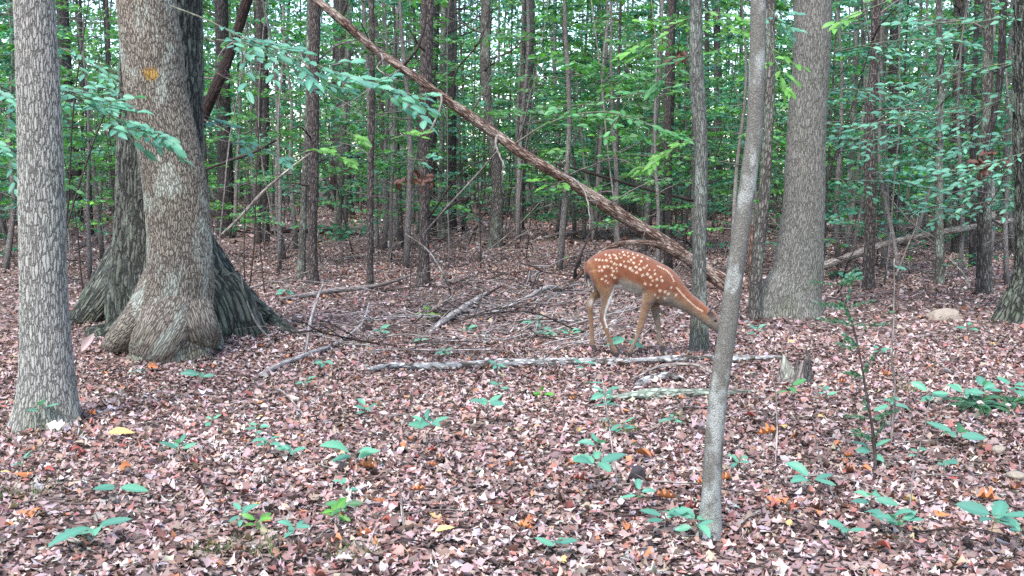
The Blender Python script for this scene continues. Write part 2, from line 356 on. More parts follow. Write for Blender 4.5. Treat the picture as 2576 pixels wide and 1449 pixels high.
def build_litter():
    # real relief everywhere, split in three rings of distance only by how finely the leaves are cut
    for nm, n, y0, y1, s0, s1, tilt, lift, lab in (
            ('leaf_litter', 27000, 2.6, 5.2, .016, .055, .17, .018, 'brown and pinkish dead leaves carpeting the clearing floor'),
            ('leaf_litter', 45000, 5.2, 8.5, .016, .052, .17, .018, 'brown and pinkish dead leaves around the ground logs and tree feet'),
            ('leaf_litter', 41000, 8.5, 18, .026, .066, .18, .020, 'brown dead leaf carpet around the fawn and the leaning trunk'),
            ('leaf_litter', 26000, 18, 50, .06, .13, .4, .05, 'dull brown dead leaf carpet deep among the far trunks')):
        VV = []; FF = []; CC = []; off = 0
        for q, (c, ax, nr, sz, col, bend) in litter(nm, n, y0, y1, s0, s1, tilt, lift, lab, None, 4):
            me = bulk('tmp', c, ax, nr, sz, col, DN[q] if y0 < 5 else DT[q] if y0 < 18 else tmpl_fold(), None, bend=bend)
            v = np.empty(len(me.vertices) * 3, np.float32); me.vertices.foreach_get('co', v)
            l = np.empty(len(me.loops), np.int32); me.loops.foreach_get('vertex_index', l)
            kk = me.polygons[0].loop_total; cc = np.empty(len(me.vertices) * 4, np.float32); me.attributes['col'].data.foreach_get('color', cc)
            VV.append(v.reshape(-1, 3)); FF.append(l.reshape(-1, kk) + off); CC.append(cc.reshape(-1, 4)); off += len(me.vertices); bpy.data.meshes.remove(me)
        o = obj(nm, mesh_np(nm, np.vstack(VV), FF if len({f.shape[1] for f in FF}) > 1 else [np.vstack(FF)], M['litter'], True, {'col': ('FLOAT_COLOR', np.vstack(CC))}))
        tag(o, lab, 'dead leaves', None, 'stuff')
build_litter()

# ================================================================== MAIN TREES
TREES = []       # (x, y, radius) of every placed trunk
def flare_shape(flare, fh, roots=(), zero=0.0, lob=0.0):
    ph = rng.uniform(0, 6.28, 2)
    def f(th, s, r):
        h = np.maximum(s - zero, 0)[:, None]
        r = r * (1 + flare * np.exp(-h / fh) * (1 + lob * np.sin(4 * th[None] + ph[0]) + lob * .6 * np.sin(7 * th[None] + ph[1])))
        for ang, amp, wid, dec in roots:
            d = (th[None] - ang + math.pi) % (2 * math.pi) - math.pi
            r = r + amp * np.exp(-(d / wid) ** 2) * np.exp(-(h / dec) ** 1.1)
        return r
    return f
def tree(name, label, pts, mat, seg, step, top=9.0, base=None, Y=None, shape=None, lump=0.03, group=None, sink=0.12, lean=0.0):
    """pts: (px, py, width_px) from the base up, all at the depth of the base"""
    b = G(pts[0][0], pts[0][1]) if base is None else G(*base)
    Y = b[1] if Y is None else Y
    ctl = []
    for i, (px, py, w) in enumerate(pts):
        p = P(px, py, Y + lean * i); ctl.append([*p, w / 2 * mpp(p)])
    ctl = np.array(ctl)
    g = float(hz(ctl[0, 0], ctl[0, 1])); ctl[0, 2] = g - sink
    d = (ctl[-1] - ctl[-2]); d = d / max(1e-6, d[2])
    zt = ctl[-1, 2]
    for hgt in ((zt + top) / 2, top):
        e = ctl[-1].copy(); e[:3] = ctl[-1, :3] + np.array([d[0] * 0.6 + rng.normal(0, .02), d[1] * .6, 1]) * (hgt - ctl[-1, 2]); e[3] = ctl[-1, 3] * 0.86; ctl = np.vstack([ctl, e])
    cum = np.concatenate([[0], np.cumsum(np.linalg.norm(np.diff(ctl[:, :3], axis=0), axis=1))])
    s1 = cum[-3] + 0.15; nd = int(s1 / step) + 2
    s = np.concatenate([np.linspace(0, s1, nd), np.linspace(s1, cum[-1], 14)[1:]]) / cum[-1]
    q = spline(ctl, 0, s)
    org = np.array([ctl[0, 0], ctl[0, 1], g])
    t = thing(name, label, 'tree', org, group)
    V, Q, T, tc = tube(q[:, :3] - org, np.maximum(q[:, 3], .004), seg, shape, lump)
    obj('trunk', mesh_np('trunk', V, [Q, T], mat, True, {'tc': ('FLOAT_VECTOR', tc)}), t)
    TREES.append((org[0], org[1], q[:, 3].max() + .1))
    return t, org, q

def limb(t, org, p0, p1, r0, r1, mat, n=10, amp=.10, up=0.0, twigs=0, tl=.4, name='limb', seg=6):
    """a limb of tree t with its own twigs, one mesh"""
    mb = MB(); p = noise_path(p0, p1, n, amp, up); rr = np.linspace(r0, r1, n)
    mb.tube(p, rr, seg)
    D = np.asarray(p1) - np.asarray(p0); L = np.linalg.norm(D)
    for k in range(twigs):
        i = rng.integers(2, n - 1); a = p[i]; d = D / L + rng.normal(0, .75, 3); d[2] += .1
        e = a + d / np.linalg.norm(d) * tl * L * rng.uniform(.35, 1.0); m = 6
        tp = noise_path(a, e, m, .12); mb.tube(tp, np.linspace(rr[i] * .55, max(.0012, rr[i] * .12), m), 4)
        for _ in range(2):
            i2 = rng.integers(1, m - 1); e2 = tp[i2] + (d + rng.normal(0, .7, 3)) * tl * L * .25
            mb.tube(noise_path(tp[i2], e2, 4, .12), np.linspace(rr[i] * .25, .001, 4), 3)
    return obj(name, mb.mesh(name, mat, org), t)

fl = flare_shape
T1, T1o, T1q = tree('ash_tree', 'pale grey tree with fine vertical bark ridges and a seedling at its foot',
    [(120, 1068, 150), (120, 1040, 150), (120, 990, 142), (117, 900, 128), (111, 750, 113), (105, 500, 109), (97, 250, 104), (85, 0, 97)], M['bark_pale'], 130, .009, lump=.015,
    shape=fl(.12, .07, [(-.9, .03, .5, .12), (1.2, .03, .5, .12)], .12, .5))
blaze_m = M['bark_pale']
_b2 = G(430, 890); _pz = P(380, 185, _b2[1] - 0.17) - np.array([*_b2[:2], float(hz(_b2[0], _b2[1]))])
M['bark_blaze'] = bark('bark_brown_ridged', (0.29, 0.24, 0.19), (0.065, 0.05, 0.04), 76, 0.24, 0.17, 0.0065, 'BOTH', tint=(0.84, 0.9, 0.9), lichen=(0.34, 0.36, 0.30), lichen_amt=.35, lichen_scale=5, moss=.4, mossh=.3, paint=(tuple(_pz), 0.052))
T2, T2o, T2q = tree('oak_tree', 'thick brown leaning oak with a dab of yellow paint on its bark',
    [(430, 890, 190), (432, 850, 188), (440, 800, 178), (452, 724, 166), (452, 650, 158), (443, 500, 153), (418, 350, 147), (395, 250, 148), (380, 110, 147), (368, 0, 144)], M['bark_blaze'], 170, .0095, lump=.02,
    base=(430, 890), shape=fl(.02, .12, [(1.2, .05, .5, .16), (3.0, .15, .5, .2)], .12, .4))
T3, T3o, T3q = tree('oak_tree', 'massive dark mossy oak with widely flared roots behind the leaning oak',
    [(455, 830, 310), (450, 780, 290), (430, 724, 262), (415, 600, 228), (406, 450, 214), (406, 250, 212), (408, 0, 205)], M['bark_dark'], 150, .014, lump=.03,
    base=(450, 822), shape=fl(.10, .3, [(-1.35, .16, .40, .36), (1.42, .12, .4, .36), (.1, .12, .5, .3), (2.8, .3, .4, .3)], .12, .6))
def root(t, org, pts, w, mat, seg=40, n=110):
    ctl = np.array([[*wpt(p), 0] for p in pts]); ctl[:, 3] = [x / 2 * mpp(c[:3]) for x, c in zip(w, ctl)]; q = spline(ctl, n)
    V, Q, T, tc = tube(q[:, :3] - org, np.maximum(q[:, 3], .008), seg, None, .06); obj('root', mesh_np('root', V, [Q, T], M[mat], True, {'tc': ('FLOAT_VECTOR', tc)}), t)
def wpt(p): return G(p[0], p[1], p[3] if len(p) > 3 else 0.0) if p[2] is None else P(p[0], p[1], p[2])
root(T3, T3o, [(465, 500, 8.9), (505, 630, 8.85), (575, 745, 8.68), (670, 812, None, -.02), (740, 842, None, -.04), (800, 862, None, -.07)], [40, 84, 104, 84, 58, 30], 'bark_dark')
root(T3, T3o, [(350, 500, 8.9), (315, 640, 8.85), (260, 755, 8.7), (205, 815, None, -.03), (165, 845, None, -.07)], [40, 84, 110, 90, 40], 'bark_dark')
root(T2, T2o, [(462, 690, 7.3), (435, 780, 7.22), (402, 845, 7.15), (368, 888, None, -.03), (330, 918, None, -.07), (285, 945, None, -.1)], [80, 120, 122, 90, 60, 30], 'bark_blaze', 60)
root(T2, T2o, [(420, 700, 7.4), (375, 785, 7.35), (325, 838, 7.35), (275, 868, None, -.04), (225, 885, None, -.08)], [110, 108, 92, 60, 30], 'bark_blaze', 50)
root(T2, T2o, [(470, 730, 7.3), (500, 815, 7.22), (532, 866, None, -.03), (570, 895, None, -.08)], [90, 90, 66, 30], 'bark_blaze', 50)
T4, T4o, T4q = tree('sapling_tree', 'slim curving young tree with pale lichen blotches crossing the fawn\'s muzzle',
    [(1786, 1348, 62), (1786, 1324, 57), (1790, 1224, 50), (1796, 1124, 47), (1804, 1024, 44), (1816, 924, 46), (1831, 824, 46), (1844, 724, 43), (1862, 600, 44), (1876, 500, 42), (1886, 425, 43), (1896, 350, 41), (1901, 250, 40), (1906, 100, 38), (1908, 0, 38)], M['bark_smooth'], 40, .008, top=6, lump=.025,
    shape=fl(.12, .05, (), .12, .4))
T5, T5o, T5q = tree('thin_tree', 'thin dark grey tree rising behind the fawn\'s neck',
    [(1759, 884, 54), (1759, 850, 46), (1759, 800, 42), (1759, 650, 35), (1763, 500, 33), (1764, 350, 33), (1758, 275, 36), (1751, 150, 33), (1752, 0, 31)], M['bark_thin'], 40, .012, lump=.03,
    shape=fl(.15, .06, (), .12, .4))
T6, T6o, T6q = tree('oak_tree', 'stout straight grey oak with fine bark and a swollen foot near the fawn',
    [(1988, 786, 150), (1992, 740, 140), (2006, 690, 124), (2012, 625, 113), (2019, 550, 104), (2024, 450, 100), (2030, 300, 96), (2042, 150, 92), (2046, 0, 91)], M['bark_fine'], 130, .011, lump=.02,
    shape=fl(.06, .1, [(-1.2, .12, .5, .2), (.3, .05, .6, .15)], .12, .4))
T7, T7o, T7q = tree('thin_tree', 'slender grey tree squeezed between the lichened sapling and the stout oak',
    [(1898, 800, 40), (1900, 740, 32), (1906, 650, 29), (1922, 500, 28), (1934, 300, 26), (1938, 150, 24), (1938, 0, 24)], M['bark_mid_grey'], 24, .03, lump=.04, shape=fl(.2, .06, (), .12, .3))
T8, T8o, T8q = tree('oak_tree', 'dark rough trunk with broad mossy foot past the small pale rock',
    [(2612, 800, 190), (2612, 760, 160), (2614, 700, 130), (2612, 550, 112), (2606, 300, 106), (2606, 0, 104)], M['bark_dark'], 90, .02, lump=.03,
    shape=fl(.10, .15, [(-1.4, .10, .5, .2)], .12, .4))

# ---- middle-distance trees that can be told apart
MID = [  # name, label, pts, material, extra limbs
 ('straight_tree', 'straight brown tree crossed by the leaning dead trunk', [(1066, 722, 36), (1066, 680, 31), (1068, 500, 28), (1069, 300, 29), (1072, 150, 32), (1076, 0, 34)], 'bark_mid_brown'),
 ('thin_tree', 'very thin tree beside the straight brown tree, grey above brown', [(930, 732, 22), (931, 680, 17), (932, 450, 16), (936, 250, 15), (934, 0, 14)], 'bark_mid_brown'),
 ('straight_tree', 'upright brown tree with a paler lichened twin touching it', [(787, 716, 34), (786, 660, 27), (788, 450, 26), (790, 200, 28), (792, 0, 28)], 'bark_mid_brown'),
 ('lichen_tree', 'pale green lichened trunk touching an upright brown tree', [(758, 702, 28), (759, 660, 20), (765, 500, 18), (772, 350, 15), (778, 0, 12)], 'bark_lichen'),
 ('straight_tree', 'dark shaggy trunk just past the massive mossy oak', [(568, 598, 44), (567, 560, 40), (566, 400, 38), (560, 200, 36), (556, 0, 35)], 'bark_mid_dark'),
 ('straight_tree', 'brown trunk with a second trunk close beside it', [(648, 612, 22), (648, 560, 18), (650, 300, 17), (650, 0, 16)], 'bark_mid_brown'),
 ('straight_tree', 'close companion of the brown double trunk, slightly darker', [(668, 606, 22), (668, 560, 18), (668, 300, 18), (664, 0, 17)], 'bark_mid_dark'),
 ('straight_tree', 'dark leaning trunk between the pale ash and the massive oak', [(186, 560, 46), (186, 500, 38), (178, 300, 34), (164, 150, 30), (156, 0, 28)], 'bark_mid_dark'),
 ('straight_tree', 'dark straight trunk behind the middle of the leaning dead trunk', [(1133, 578, 34), (1134, 540, 28), (1135, 300, 26), (1136, 0, 26)], 'bark_mid_dark'),
 ('straight_tree', 'mottled trunk that bends where the leaning trunk passes', [(1246, 624, 40), (1248, 580, 32), (1250, 450, 29), (1236, 330, 26), (1222, 200, 25), (1222, 0, 25)], 'bark_mid_grey'),
 ('straight_tree', 'reddish brown trunk seen above the leaning dead trunk', [(1306, 560, 38), (1308, 520, 30), (1312, 400, 29), (1322, 270, 30), (1330, 0, 28)], 'bark_mid_brown'),
 ('straight_tree', 'dark trunk half hidden by the straight brown tree', [(1088, 592, 26), (1087, 540, 20), (1088, 300, 20), (1096, 0, 20)], 'bark_mid_dark'),
 ('lichen_tree', 'slim pale greenish trunk next to the straight brown tree', [(1110, 596, 20), (1110, 540, 15), (1112, 300, 14), (1116, 0, 14)], 'bark_lichen'),
 ('thin_tree', 'dark thin trunk among bright green leaves', [(1632, 506, 20), (1633, 400, 17), (1634, 200, 16), (1638, 0, 15)], 'bark_mid_dark'),
 ('straight_tree', 'brown furrowed trunk behind the sloping log', [(2184, 728, 36), (2186, 680, 29), (2190, 450, 27), (2188, 300, 27), (2200, 150, 22), (2204, 0, 22)], 'bark_mid_brown'),
 ('straight_tree', 'dark trunk beyond the sloping log', [(2244, 604, 30), (2245, 540, 25), (2246, 350, 23), (2250, 0, 22)], 'bark_mid_dark'),
 ('lichen_tree', 'slim grey green trunk standing before the sloping log', [(2364, 714, 28), (2364, 660, 22), (2362, 450, 20), (2366, 200, 18), (2362, 0, 16)], 'bark_lichen'),
 ('straight_tree', 'ridged grey brown trunk near the hanging dead leaves', [(2478, 738, 38), (2480, 680, 29), (2482, 500, 28), (2484, 250, 26), (2488, 0, 24)], 'bark_mid_grey'),
 ('thin_tree', 'dark thin trunk paired with the ridged grey brown one', [(2462, 742, 22), (2464, 690, 16), (2470, 450, 15), (2516, 200, 17), (2524, 0, 18)], 'bark_mid_dark'),
 ('straight_tree', 'dark stub of trunk with a broad foot in deep shade', [(868, 540, 48), (866, 500, 42), (862, 350, 38), (858, 0, 36)], 'bark_mid_dark'),
 ('straight_tree', 'red brown trunk close to the deep shade', [(838, 532, 22), (838, 480, 17), (842, 250, 16), (846, 0, 15)], 'dead_dark'),
 ('straight_tree', 'brown trunk glimpsed between the thin tree and the sapling', [(1808, 538, 24), (1808, 480, 19), (1806, 250, 19), (1802, 0, 18)], 'bark_mid_dark'),
 ('straight_tree', 'tall mottled trunk rising through teal foliage', [(2408, 640, 30), (2408, 560, 25), (2410, 300, 26), (2412, 0, 25)], 'bark_mid_brown'),
]
MIDO = []
for nm, lab, pts, mt in MID:
    pts = [(a + (0), b, c) for a, b, c in pts]
    t, org, q = tree(nm, lab, pts, M[mt], 20, .06, top=11, lump=.05, shape=fl(.12, .1, (), .12, .4))
    r0 = q[:, 3].mean(); MIDO.append(org)
    for k in range(rng.integers(4, 8)):
        i = rng.integers(int(len(q) * .15), int(len(q) * .85)); a = q[i, :3]
        an = rng.uniform(0, 6.28); L = rng.uniform(.5, 1.5)
        e = a + np.array([math.cos(an) * L, math.sin(an) * L * .8, rng.uniform(-.1, .6) * L])
        limb(t, org, a, e, r0 * .22, .003, M['twig_grey' if rng.random() < .5 else 'twig_dark'], 9, .12, .05, 4)

# red broken stub by the slender grey tree
t = thing('broken_stub', 'rust red broken stub standing beside the slender grey tree', 'dead tree', G(1888, 735))
_o = G(1888, 735); q = spline([[*(P(1886, 740, _o[1]) - _o)], [*(P(1889, 660, _o[1]) - _o)], [*(P(1891, 585, _o[1]) - _o)], [*(P(1893, 560, _o[1]) - _o)]], 30)
V, Q, T, tc = tube(q, np.concatenate([np.full(26, .034), [.03, .022, .014, .004]]), 14, None, .12); obj('trunk', mesh_np('trunk', V, [Q, T], M['dead_red'], True, {'tc': ('FLOAT_VECTOR', tc)}), t)

# ================================================================== FALLEN AND LEANING WOOD
def wpt(p):
    """(px, py, depth|None[, lift]) -> world; None = on the ground"""
    return G(p[0], p[1], p[3] if len(p) > 3 else 0.0) if p[2] is None else P(p[0], p[1], p[2])
def wood(name, label, cat, pts, w, mat, part='stem', seg=12, n=60, lump=.08, group=None, lift=0.0, rag=False):
    """pts as wpt; w: list of widths in px along pts"""
    W = np.array([wpt(p) for p in pts]); W[:, 2] += lift
    ctl = np.array([[*p, x / 2 * mpp(p)] for p, x in zip(W, w)])
    q = spline(ctl, n); org = W[np.argmin(W[:, 2])].copy()
    t = thing(name, label, cat, org, group)
    rr = np.maximum(q[:, 3], .0015)
    if rag: rr[:2] *= (.55, .85); rr[-3:] *= (.9, .7, .35)
    V, Q, T, tc = tube(q[:, :3] - org, rr, seg, None, lump)
    obj(part, mesh_np(part, V, [Q, T], M[mat], True, {'tc': ('FLOAT_VECTOR', tc)}), t)
    return t, org, q
def branch(t, org, pts, w0, w1, mat, n=24, twigs=0, seg=6, name='branch', jit=.006):
    W = np.array([wpt(p) for p in pts]); q = spline(W, n); q[1:] += np.cumsum(rng.normal(0, jit * .4, (n - 1, 3)), 0)
    rr = np.linspace(w0 / 2 * mpp(W[0]), w1 / 2 * mpp(W[-1]), n); mb = MB(); mb.tube(q, rr, seg)
    L = np.linalg.norm(W[-1] - W[0])
    for k in range(twigs):
        i = rng.integers(n // 4, n - 1); d = (q[min(i + 2, n - 1)] - q[i - 2]); d = d / (np.linalg.norm(d) + 1e-6) + rng.normal(0, .7, 3)
        e = q[i] + d * L * rng.uniform(.12, .32); m = 7; tp = noise_path(q[i], e, m, .13)
        mb.tube(tp, np.linspace(rr[i] * .6, .0014, m), 4)
        for _ in range(2):
            j = rng.integers(2, m - 1); mb.tube(noise_path(tp[j], tp[j] + (d + rng.normal(0, .8, 3)) * L * .09, 4, .1), np.linspace(rr[i] * .3, .001, 4), 3)
    return obj(name, mb.mesh(name, M[mat], org), t)

LD = 12.0
t, org, q = wood('leaning_dead_tree', 'long reddish brown dead trunk leaning diagonally through the wood', 'dead tree',
    [(1862, 728, LD), (1815, 702, LD), (1717, 640, LD), (1633, 585, LD - .1), (1528, 520, LD - .15), (1413, 445, LD - .2), (1298, 375, LD - .3), (1208, 310, LD - .35), (1103, 237, LD - .4), (1013, 172, LD - .5), (953, 132, LD - .5), (858, 50, LD - .6), (795, 0, LD - .6), (640, -130, LD - .6), (480, -260, LD - .6)],
    [36, 34, 32, 31, 30, 28, 26, 25, 23, 22, 21, 20, 19, 15, 7], 'dead_red', 'trunk', 22, 320, .07)
for pts, a, b, mt, tw in (
    ([(1013, 168, 11.5), (1050, 120, 11.4), (1066, 70, 11.4), (1070, 0, 11.4), (1066, -60, 11.4)], 9, 5, 'twig_dark', 2),
    ([(858, 45, 11.4), (868, 20, 11.4), (876, -20, 11.4)], 9, 6, 'twig_dark', 0),
    ([(1100, 232, 11.6), (1112, 250, 11.4), (1108, 280, 11.35), (1090, 318, 11.3), (1074, 345, 11.3)], 7, 4, 'dead_pale', 2),
    ([(1140, 255, 11.6), (1146, 180, 11.5), (1200, 110, 11.4), (1226, 50, 11.4), (1232, -10, 11.4)], 6, 3, 'twig_dark', 4),
    ([(953, 130, 11.5), (965, 150, 11.4), (950, 170, 11.4), (966, 190, 11.3)], 7, 3, 'dead_pale', 1),
    ([(1250, 340, 11.6), (1248, 372, 11.5), (1256, 400, 11.4), (1266, 425, 11.3)], 7, 3, 'dead_pale', 1),
    ([(1415, 440, 11.7), (1450, 455, 11.5), (1470, 480, 11.4), (1482, 540, 11.3), (1480, 580, 11.3)], 7, 3, 'dead_pale', 2),
    ([(1435, 440, 11.7), (1480, 420, 11.4), (1545, 398, 11.3), (1590, 410, 11.2)], 6, 2, 'twig_grey', 4),
    ([(1298, 372, 11.7), (1320, 300, 11.5), (1340, 220, 11.4), (1370, 160, 11.3)], 6, 3, 'twig_grey', 4),
    ([(1180, 290, 11.7), (1215, 240, 11.5), (1235, 200, 11.4), (1260, 140, 11.4)], 5, 2, 'twig_grey', 3),
    ([(1013, 172, 11.5), (960, 205, 11.3), (900, 245, 11.2), (840, 275, 11.2)], 5, 2, 'twig_grey', 3),
    ([(1528, 515, 11.8), (1600, 470, 11.6), (1680, 440, 11.5)], 5, 2, 'twig_grey', 3)):
    branch(t, org, pts, a, b, mt, twigs=tw)

t, org, q = wood('leaning_dead_tree', 'dark red brown dead trunk slanting behind the massive mossy oak', 'dead tree',
    [(395, 640, 12.5), (440, 470, 12.3), (480, 360, 12.2), (520, 275, 12.1), (545, 215, 12), (575, 145, 12), (600, 70, 12), (624, -10, 12), (660, -120, 12)], [40, 36, 30, 26, 28, 27, 26, 25, 18], 'dead_dark', 'trunk', 16, 140, .06)
branch(t, org, [(590, 105, 11.9), (560, 130, 11.8), (545, 170, 11.8)], 6, 2, 'twig_grey', twigs=2)

t, org, q = wood('arched_branch', 'pale arched dead branch curving over the fawn\'s back', 'branch',
    [(1409, 738, None, .03), (1445, 702, 11.0), (1478, 668, 10.9), (1505, 640, 10.8), (1540, 620, 10.7), (1577, 611, 10.6), (1625, 611, 10.6), (1660, 619, 10.7), (1698, 637, 10.8), (1740, 662, 10.9), (1790, 700, 11), (1830, 728, 11.05)],
    [12, 13, 13, 13, 13, 14, 15, 17, 19, 21, 23, 24], 'dead_red', 'stem', 12, 120)
branch(t, org, [(1445, 702, 11.0), (1446, 680, 10.9), (1462, 640, 10.8), (1480, 590, 10.8), (1498, 560, 10.8)], 10, 3, 'twig_dark', twigs=2)
branch(t, org, [(1409, 738, None, .04), (1360, 764, None, .12), (1300, 790, None, .1), (1215, 805, None, .03)], 15, 8, 'dead_white', twigs=7)
branch(t, org, [(1440, 715, 10.9), (1436, 740, 10.8), (1440, 768, 10.7)], 8, 5, 'twig_dark', twigs=3)

t, org, q = wood('sloping_log', 'long bare pale log sloping up from the stout oak', 'log',
    [(2040, 690, None, .04), (2067, 670, 12.6), (2140, 645, 12.7), (2217, 617, 12.8), (2290, 600, 12.9), (2357, 587, 12.9), (2470, 567, 13), (2590, 548, 13), (2720, 520, 13)], [20, 19, 18, 18, 17, 16, 14, 13, 9], 'dead_pale', 'stem', 14, 130)
branch(t, org, [(2340, 590, 12.9), (2352, 570, 12.8), (2364, 545, 12.7), (2400, 536, 12.6)], 12, 6, 'dead_pale', twigs=1)
branch(t, org, [(2470, 567, 13), (2500, 560, 12.8), (2540, 590, 12.7)], 7, 3, 'twig_dark', twigs=3)

t, org, q = wood('lichen_log', 'white lichen crusted log lying before the fawn\'s hooves', 'log',
    [(926, 940, None, .03), (985, 934, None, .035), (1100, 935, None, .03), (1180, 928, None, .03), (1260, 924, None, .03), (1400, 922, None, .03), (1500, 921, None, .03), (1640, 917, None, .03), (1750, 914, None, .03), (1880, 912, None, .03), (1966, 910, None, .03)],
    [10, 18, 20, 19, 22, 20, 18, 18, 17, 15, 10], 'birch_log', 'stem', 20, 260, .14, rag=True)
t, org, q = wood('mossy_log', 'rotten green mottled log behind the seedling with a tall pale stem', 'log',
    [(1530, 1012, None, .02), (1610, 1006, None, .025), (1700, 1000, None, .025), (1800, 996, None, .02), (1892, 992, None, .015)], [16, 24, 22, 20, 10], 'mossy_log', 'stem', 16, 120, .16, rag=True)
wood('bark_slab', 'pale peeled bark slab between the two ground logs', 'bark', [(1600, 978, None, .015), (1640, 962, None, .02), (1690, 955, None, .02), (1720, 958, None, .015)], [14, 26, 22, 8], 'birch_log', 'slab', 10, 40, .2, rag=True)
wood('fallen_stick', 'curved brown stick between the two ground logs', 'stick', [(1590, 966, None, .03), (1680, 938, None, .05), (1740, 936, None, .05), (1800, 950, None, .02)], [5, 9, 9, 5], 'dead_pale', 'stem', 8, 40)
wood('fallen_stick', 'pale stick lying between two seedlings by the leaning oak', 'stick', [(655, 952, None, .02), (700, 930, None, .025), (762, 907, None, .03), (850, 872, None, .03), (900, 845, None, .06), (930, 796, None, .12)], [12, 13, 13, 9, 7, 4], 'dead_white', 'stem', 10, 60)
wood('upright_stick', 'thin pale forked stick standing up from the litter', 'stick', [(769, 890, None, 0), (777, 830, 7.6), (790, 775, 7.65), (812, 715, 7.7)], [7, 9, 8, 5], 'dead_white', 'stem', 8, 40)
wood('leaning_stick', 'long pale bare stick propped diagonally behind the massive mossy oak', 'stick', [(557, 592, 11.5), (610, 540, 11.4), (665, 480, 11.3), (720, 432, 11.2), (780, 386, 11.1)], [7, 8, 8, 6, 4], 'dead_pale', 'stem', 8, 50)
wood('fallen_log', 'thin pale log on the ground behind the upright stick', 'log', [(706, 760, None, .03), (790, 750, None, .04), (850, 742, None, .05), (930, 735, None, .06), (1040, 708, None, .08)], [10, 12, 13, 10, 6], 'dead_pale', 'stem', 10, 60)
wood('fallen_stick', 'pair of pale crossing sticks, the thicker one', 'stick', [(1082, 842, None, .02), (1130, 812, None, .05), (1180, 785, None, .07), (1222, 764, None, .1)], [10, 15, 15, 8], 'dead_white', 'stem', 10, 40)
wood('fallen_stick', 'dark thin stick beside the thicker pale one', 'stick', [(1058, 835, None, .02), (1120, 806, None, .05), (1200, 770, None, .06), (1260, 745, None, .1)], [6, 10, 10, 5], 'twig_dark', 'stem', 8, 40)
wood('fallen_log', 'dark rotten log lying past the brown double trunk', 'log', [(680, 592, None, .06), (760, 590, None, .07), (830, 592, None, .07), (905, 597, None, .05)], [9, 12, 12, 8], 'dead_dark', 'stem', 10, 40)
wood('leaning_stick', 'dark branch slanting past the dark shaggy trunk', 'stick', [(520, 425, 14), (590, 400, 14), (640, 382, 14), (695, 352, 14)], [6, 8, 8, 6], 'twig_dark', 'stem', 8, 30)
wood('leaning_stick', 'long dark limb lying aslant beyond the leaning trunk', 'stick', [(1300, 390, 15), (1450, 425, 15), (1600, 468, 15), (1745, 505, 15)], [5, 7, 8, 8], 'twig_dark', 'stem', 8, 40)
wood('leaning_stick', 'thin pale violet twig arching beside the straight brown tree', 'stick', [(1020, 588, 10.6), (1075, 628, 10.5), (1110, 680, 10.4), (1140, 752, None, 0)], [2, 4, 5, 5], 'dead_pale', 'stem', 6, 30)
wood('leaning_stick', 'grey straight pole slanting past the straight brown tree', 'stick', [(1060, 595, 11.3), (1118, 528, 11.2), (1190, 450, 11.2), (1252, 378, 11.1)], [3, 5, 5, 3], 'twig_grey', 'stem', 6, 30)
wood('upright_stick', 'crooked grey twig leaning on the massive oak\'s root', 'stick', [(690, 862, None, 0), (650, 820, 7.9), (618, 750, 8), (600, 640, 8)], [5, 6, 5, 2], 'twig_grey', 'stem', 6, 30)
wood('fallen_stick', 'white peeled stick end beside the broad seedling', 'stick', [(135, 1355, None, .02), (165, 1366, None, .02), (205, 1376, None, .015)], [11, 14, 12], 'dead_pale', 'stem', 10, 20)
wood('fallen_stick', 'thin bent stick in front of the leaning oak', 'stick', [(690, 990, None, .05), (720, 1015, None, .05), (766, 1050, None, .01)], [3, 5, 5], 'dead_pale', 'stem', 6, 20)
wood('fallen_stick', 'long grey stick half sunk in leaves past the slim sapling', 'stick', [(1960, 1210, None, .01), (2040, 1207, None, .02), (2120, 1214, None, .02), (2200, 1236, None, .015)], [6, 8, 8, 5], 'dead_pale', 'stem', 8, 30)
wood('fallen_stick', 'thin straight stick across the litter beneath the ferny seedlings', 'stick', [(2180, 1130, None, .02), (2280, 1127, None, .03), (2370, 1122, None, .03)], [3, 4, 3], 'dead_pale', 'stem', 6, 20)

LMK = [(T1o, 'the pale ash'), (T3o, 'the massive mossy oak'), (T5o, 'the thin dark grey tree'), (T6o, 'the stout straight oak'), (T8o, 'the dark rough trunk'), (T7o, 'the slender squeezed tree')]
for k, l in {0: 'the straight brown tree', 1: 'the very thin tree', 2: 'the upright brown tree', 4: 'the dark shaggy trunk', 5: 'the brown double trunk', 7: 'the dark leaning trunk', 8: 'the dark straight trunk', 9: 'the bending mottled trunk',
             10: 'the reddish brown trunk', 12: 'the slim greenish trunk', 13: 'the dark thin trunk', 14: 'the brown furrowed trunk', 15: 'the dark trunk past the sloping log', 16: 'the slim grey green trunk', 17: 'the ridged grey brown trunk',
             19: 'the broad footed dark trunk', 22: 'the tall mottled trunk'}.items(): LMK.append((MIDO[k], l))
def near_lm(x, y): return min(((x - o[0]) ** 2 + ((y - o[1]) * .4) ** 2, l) for o, l in LMK)[1]

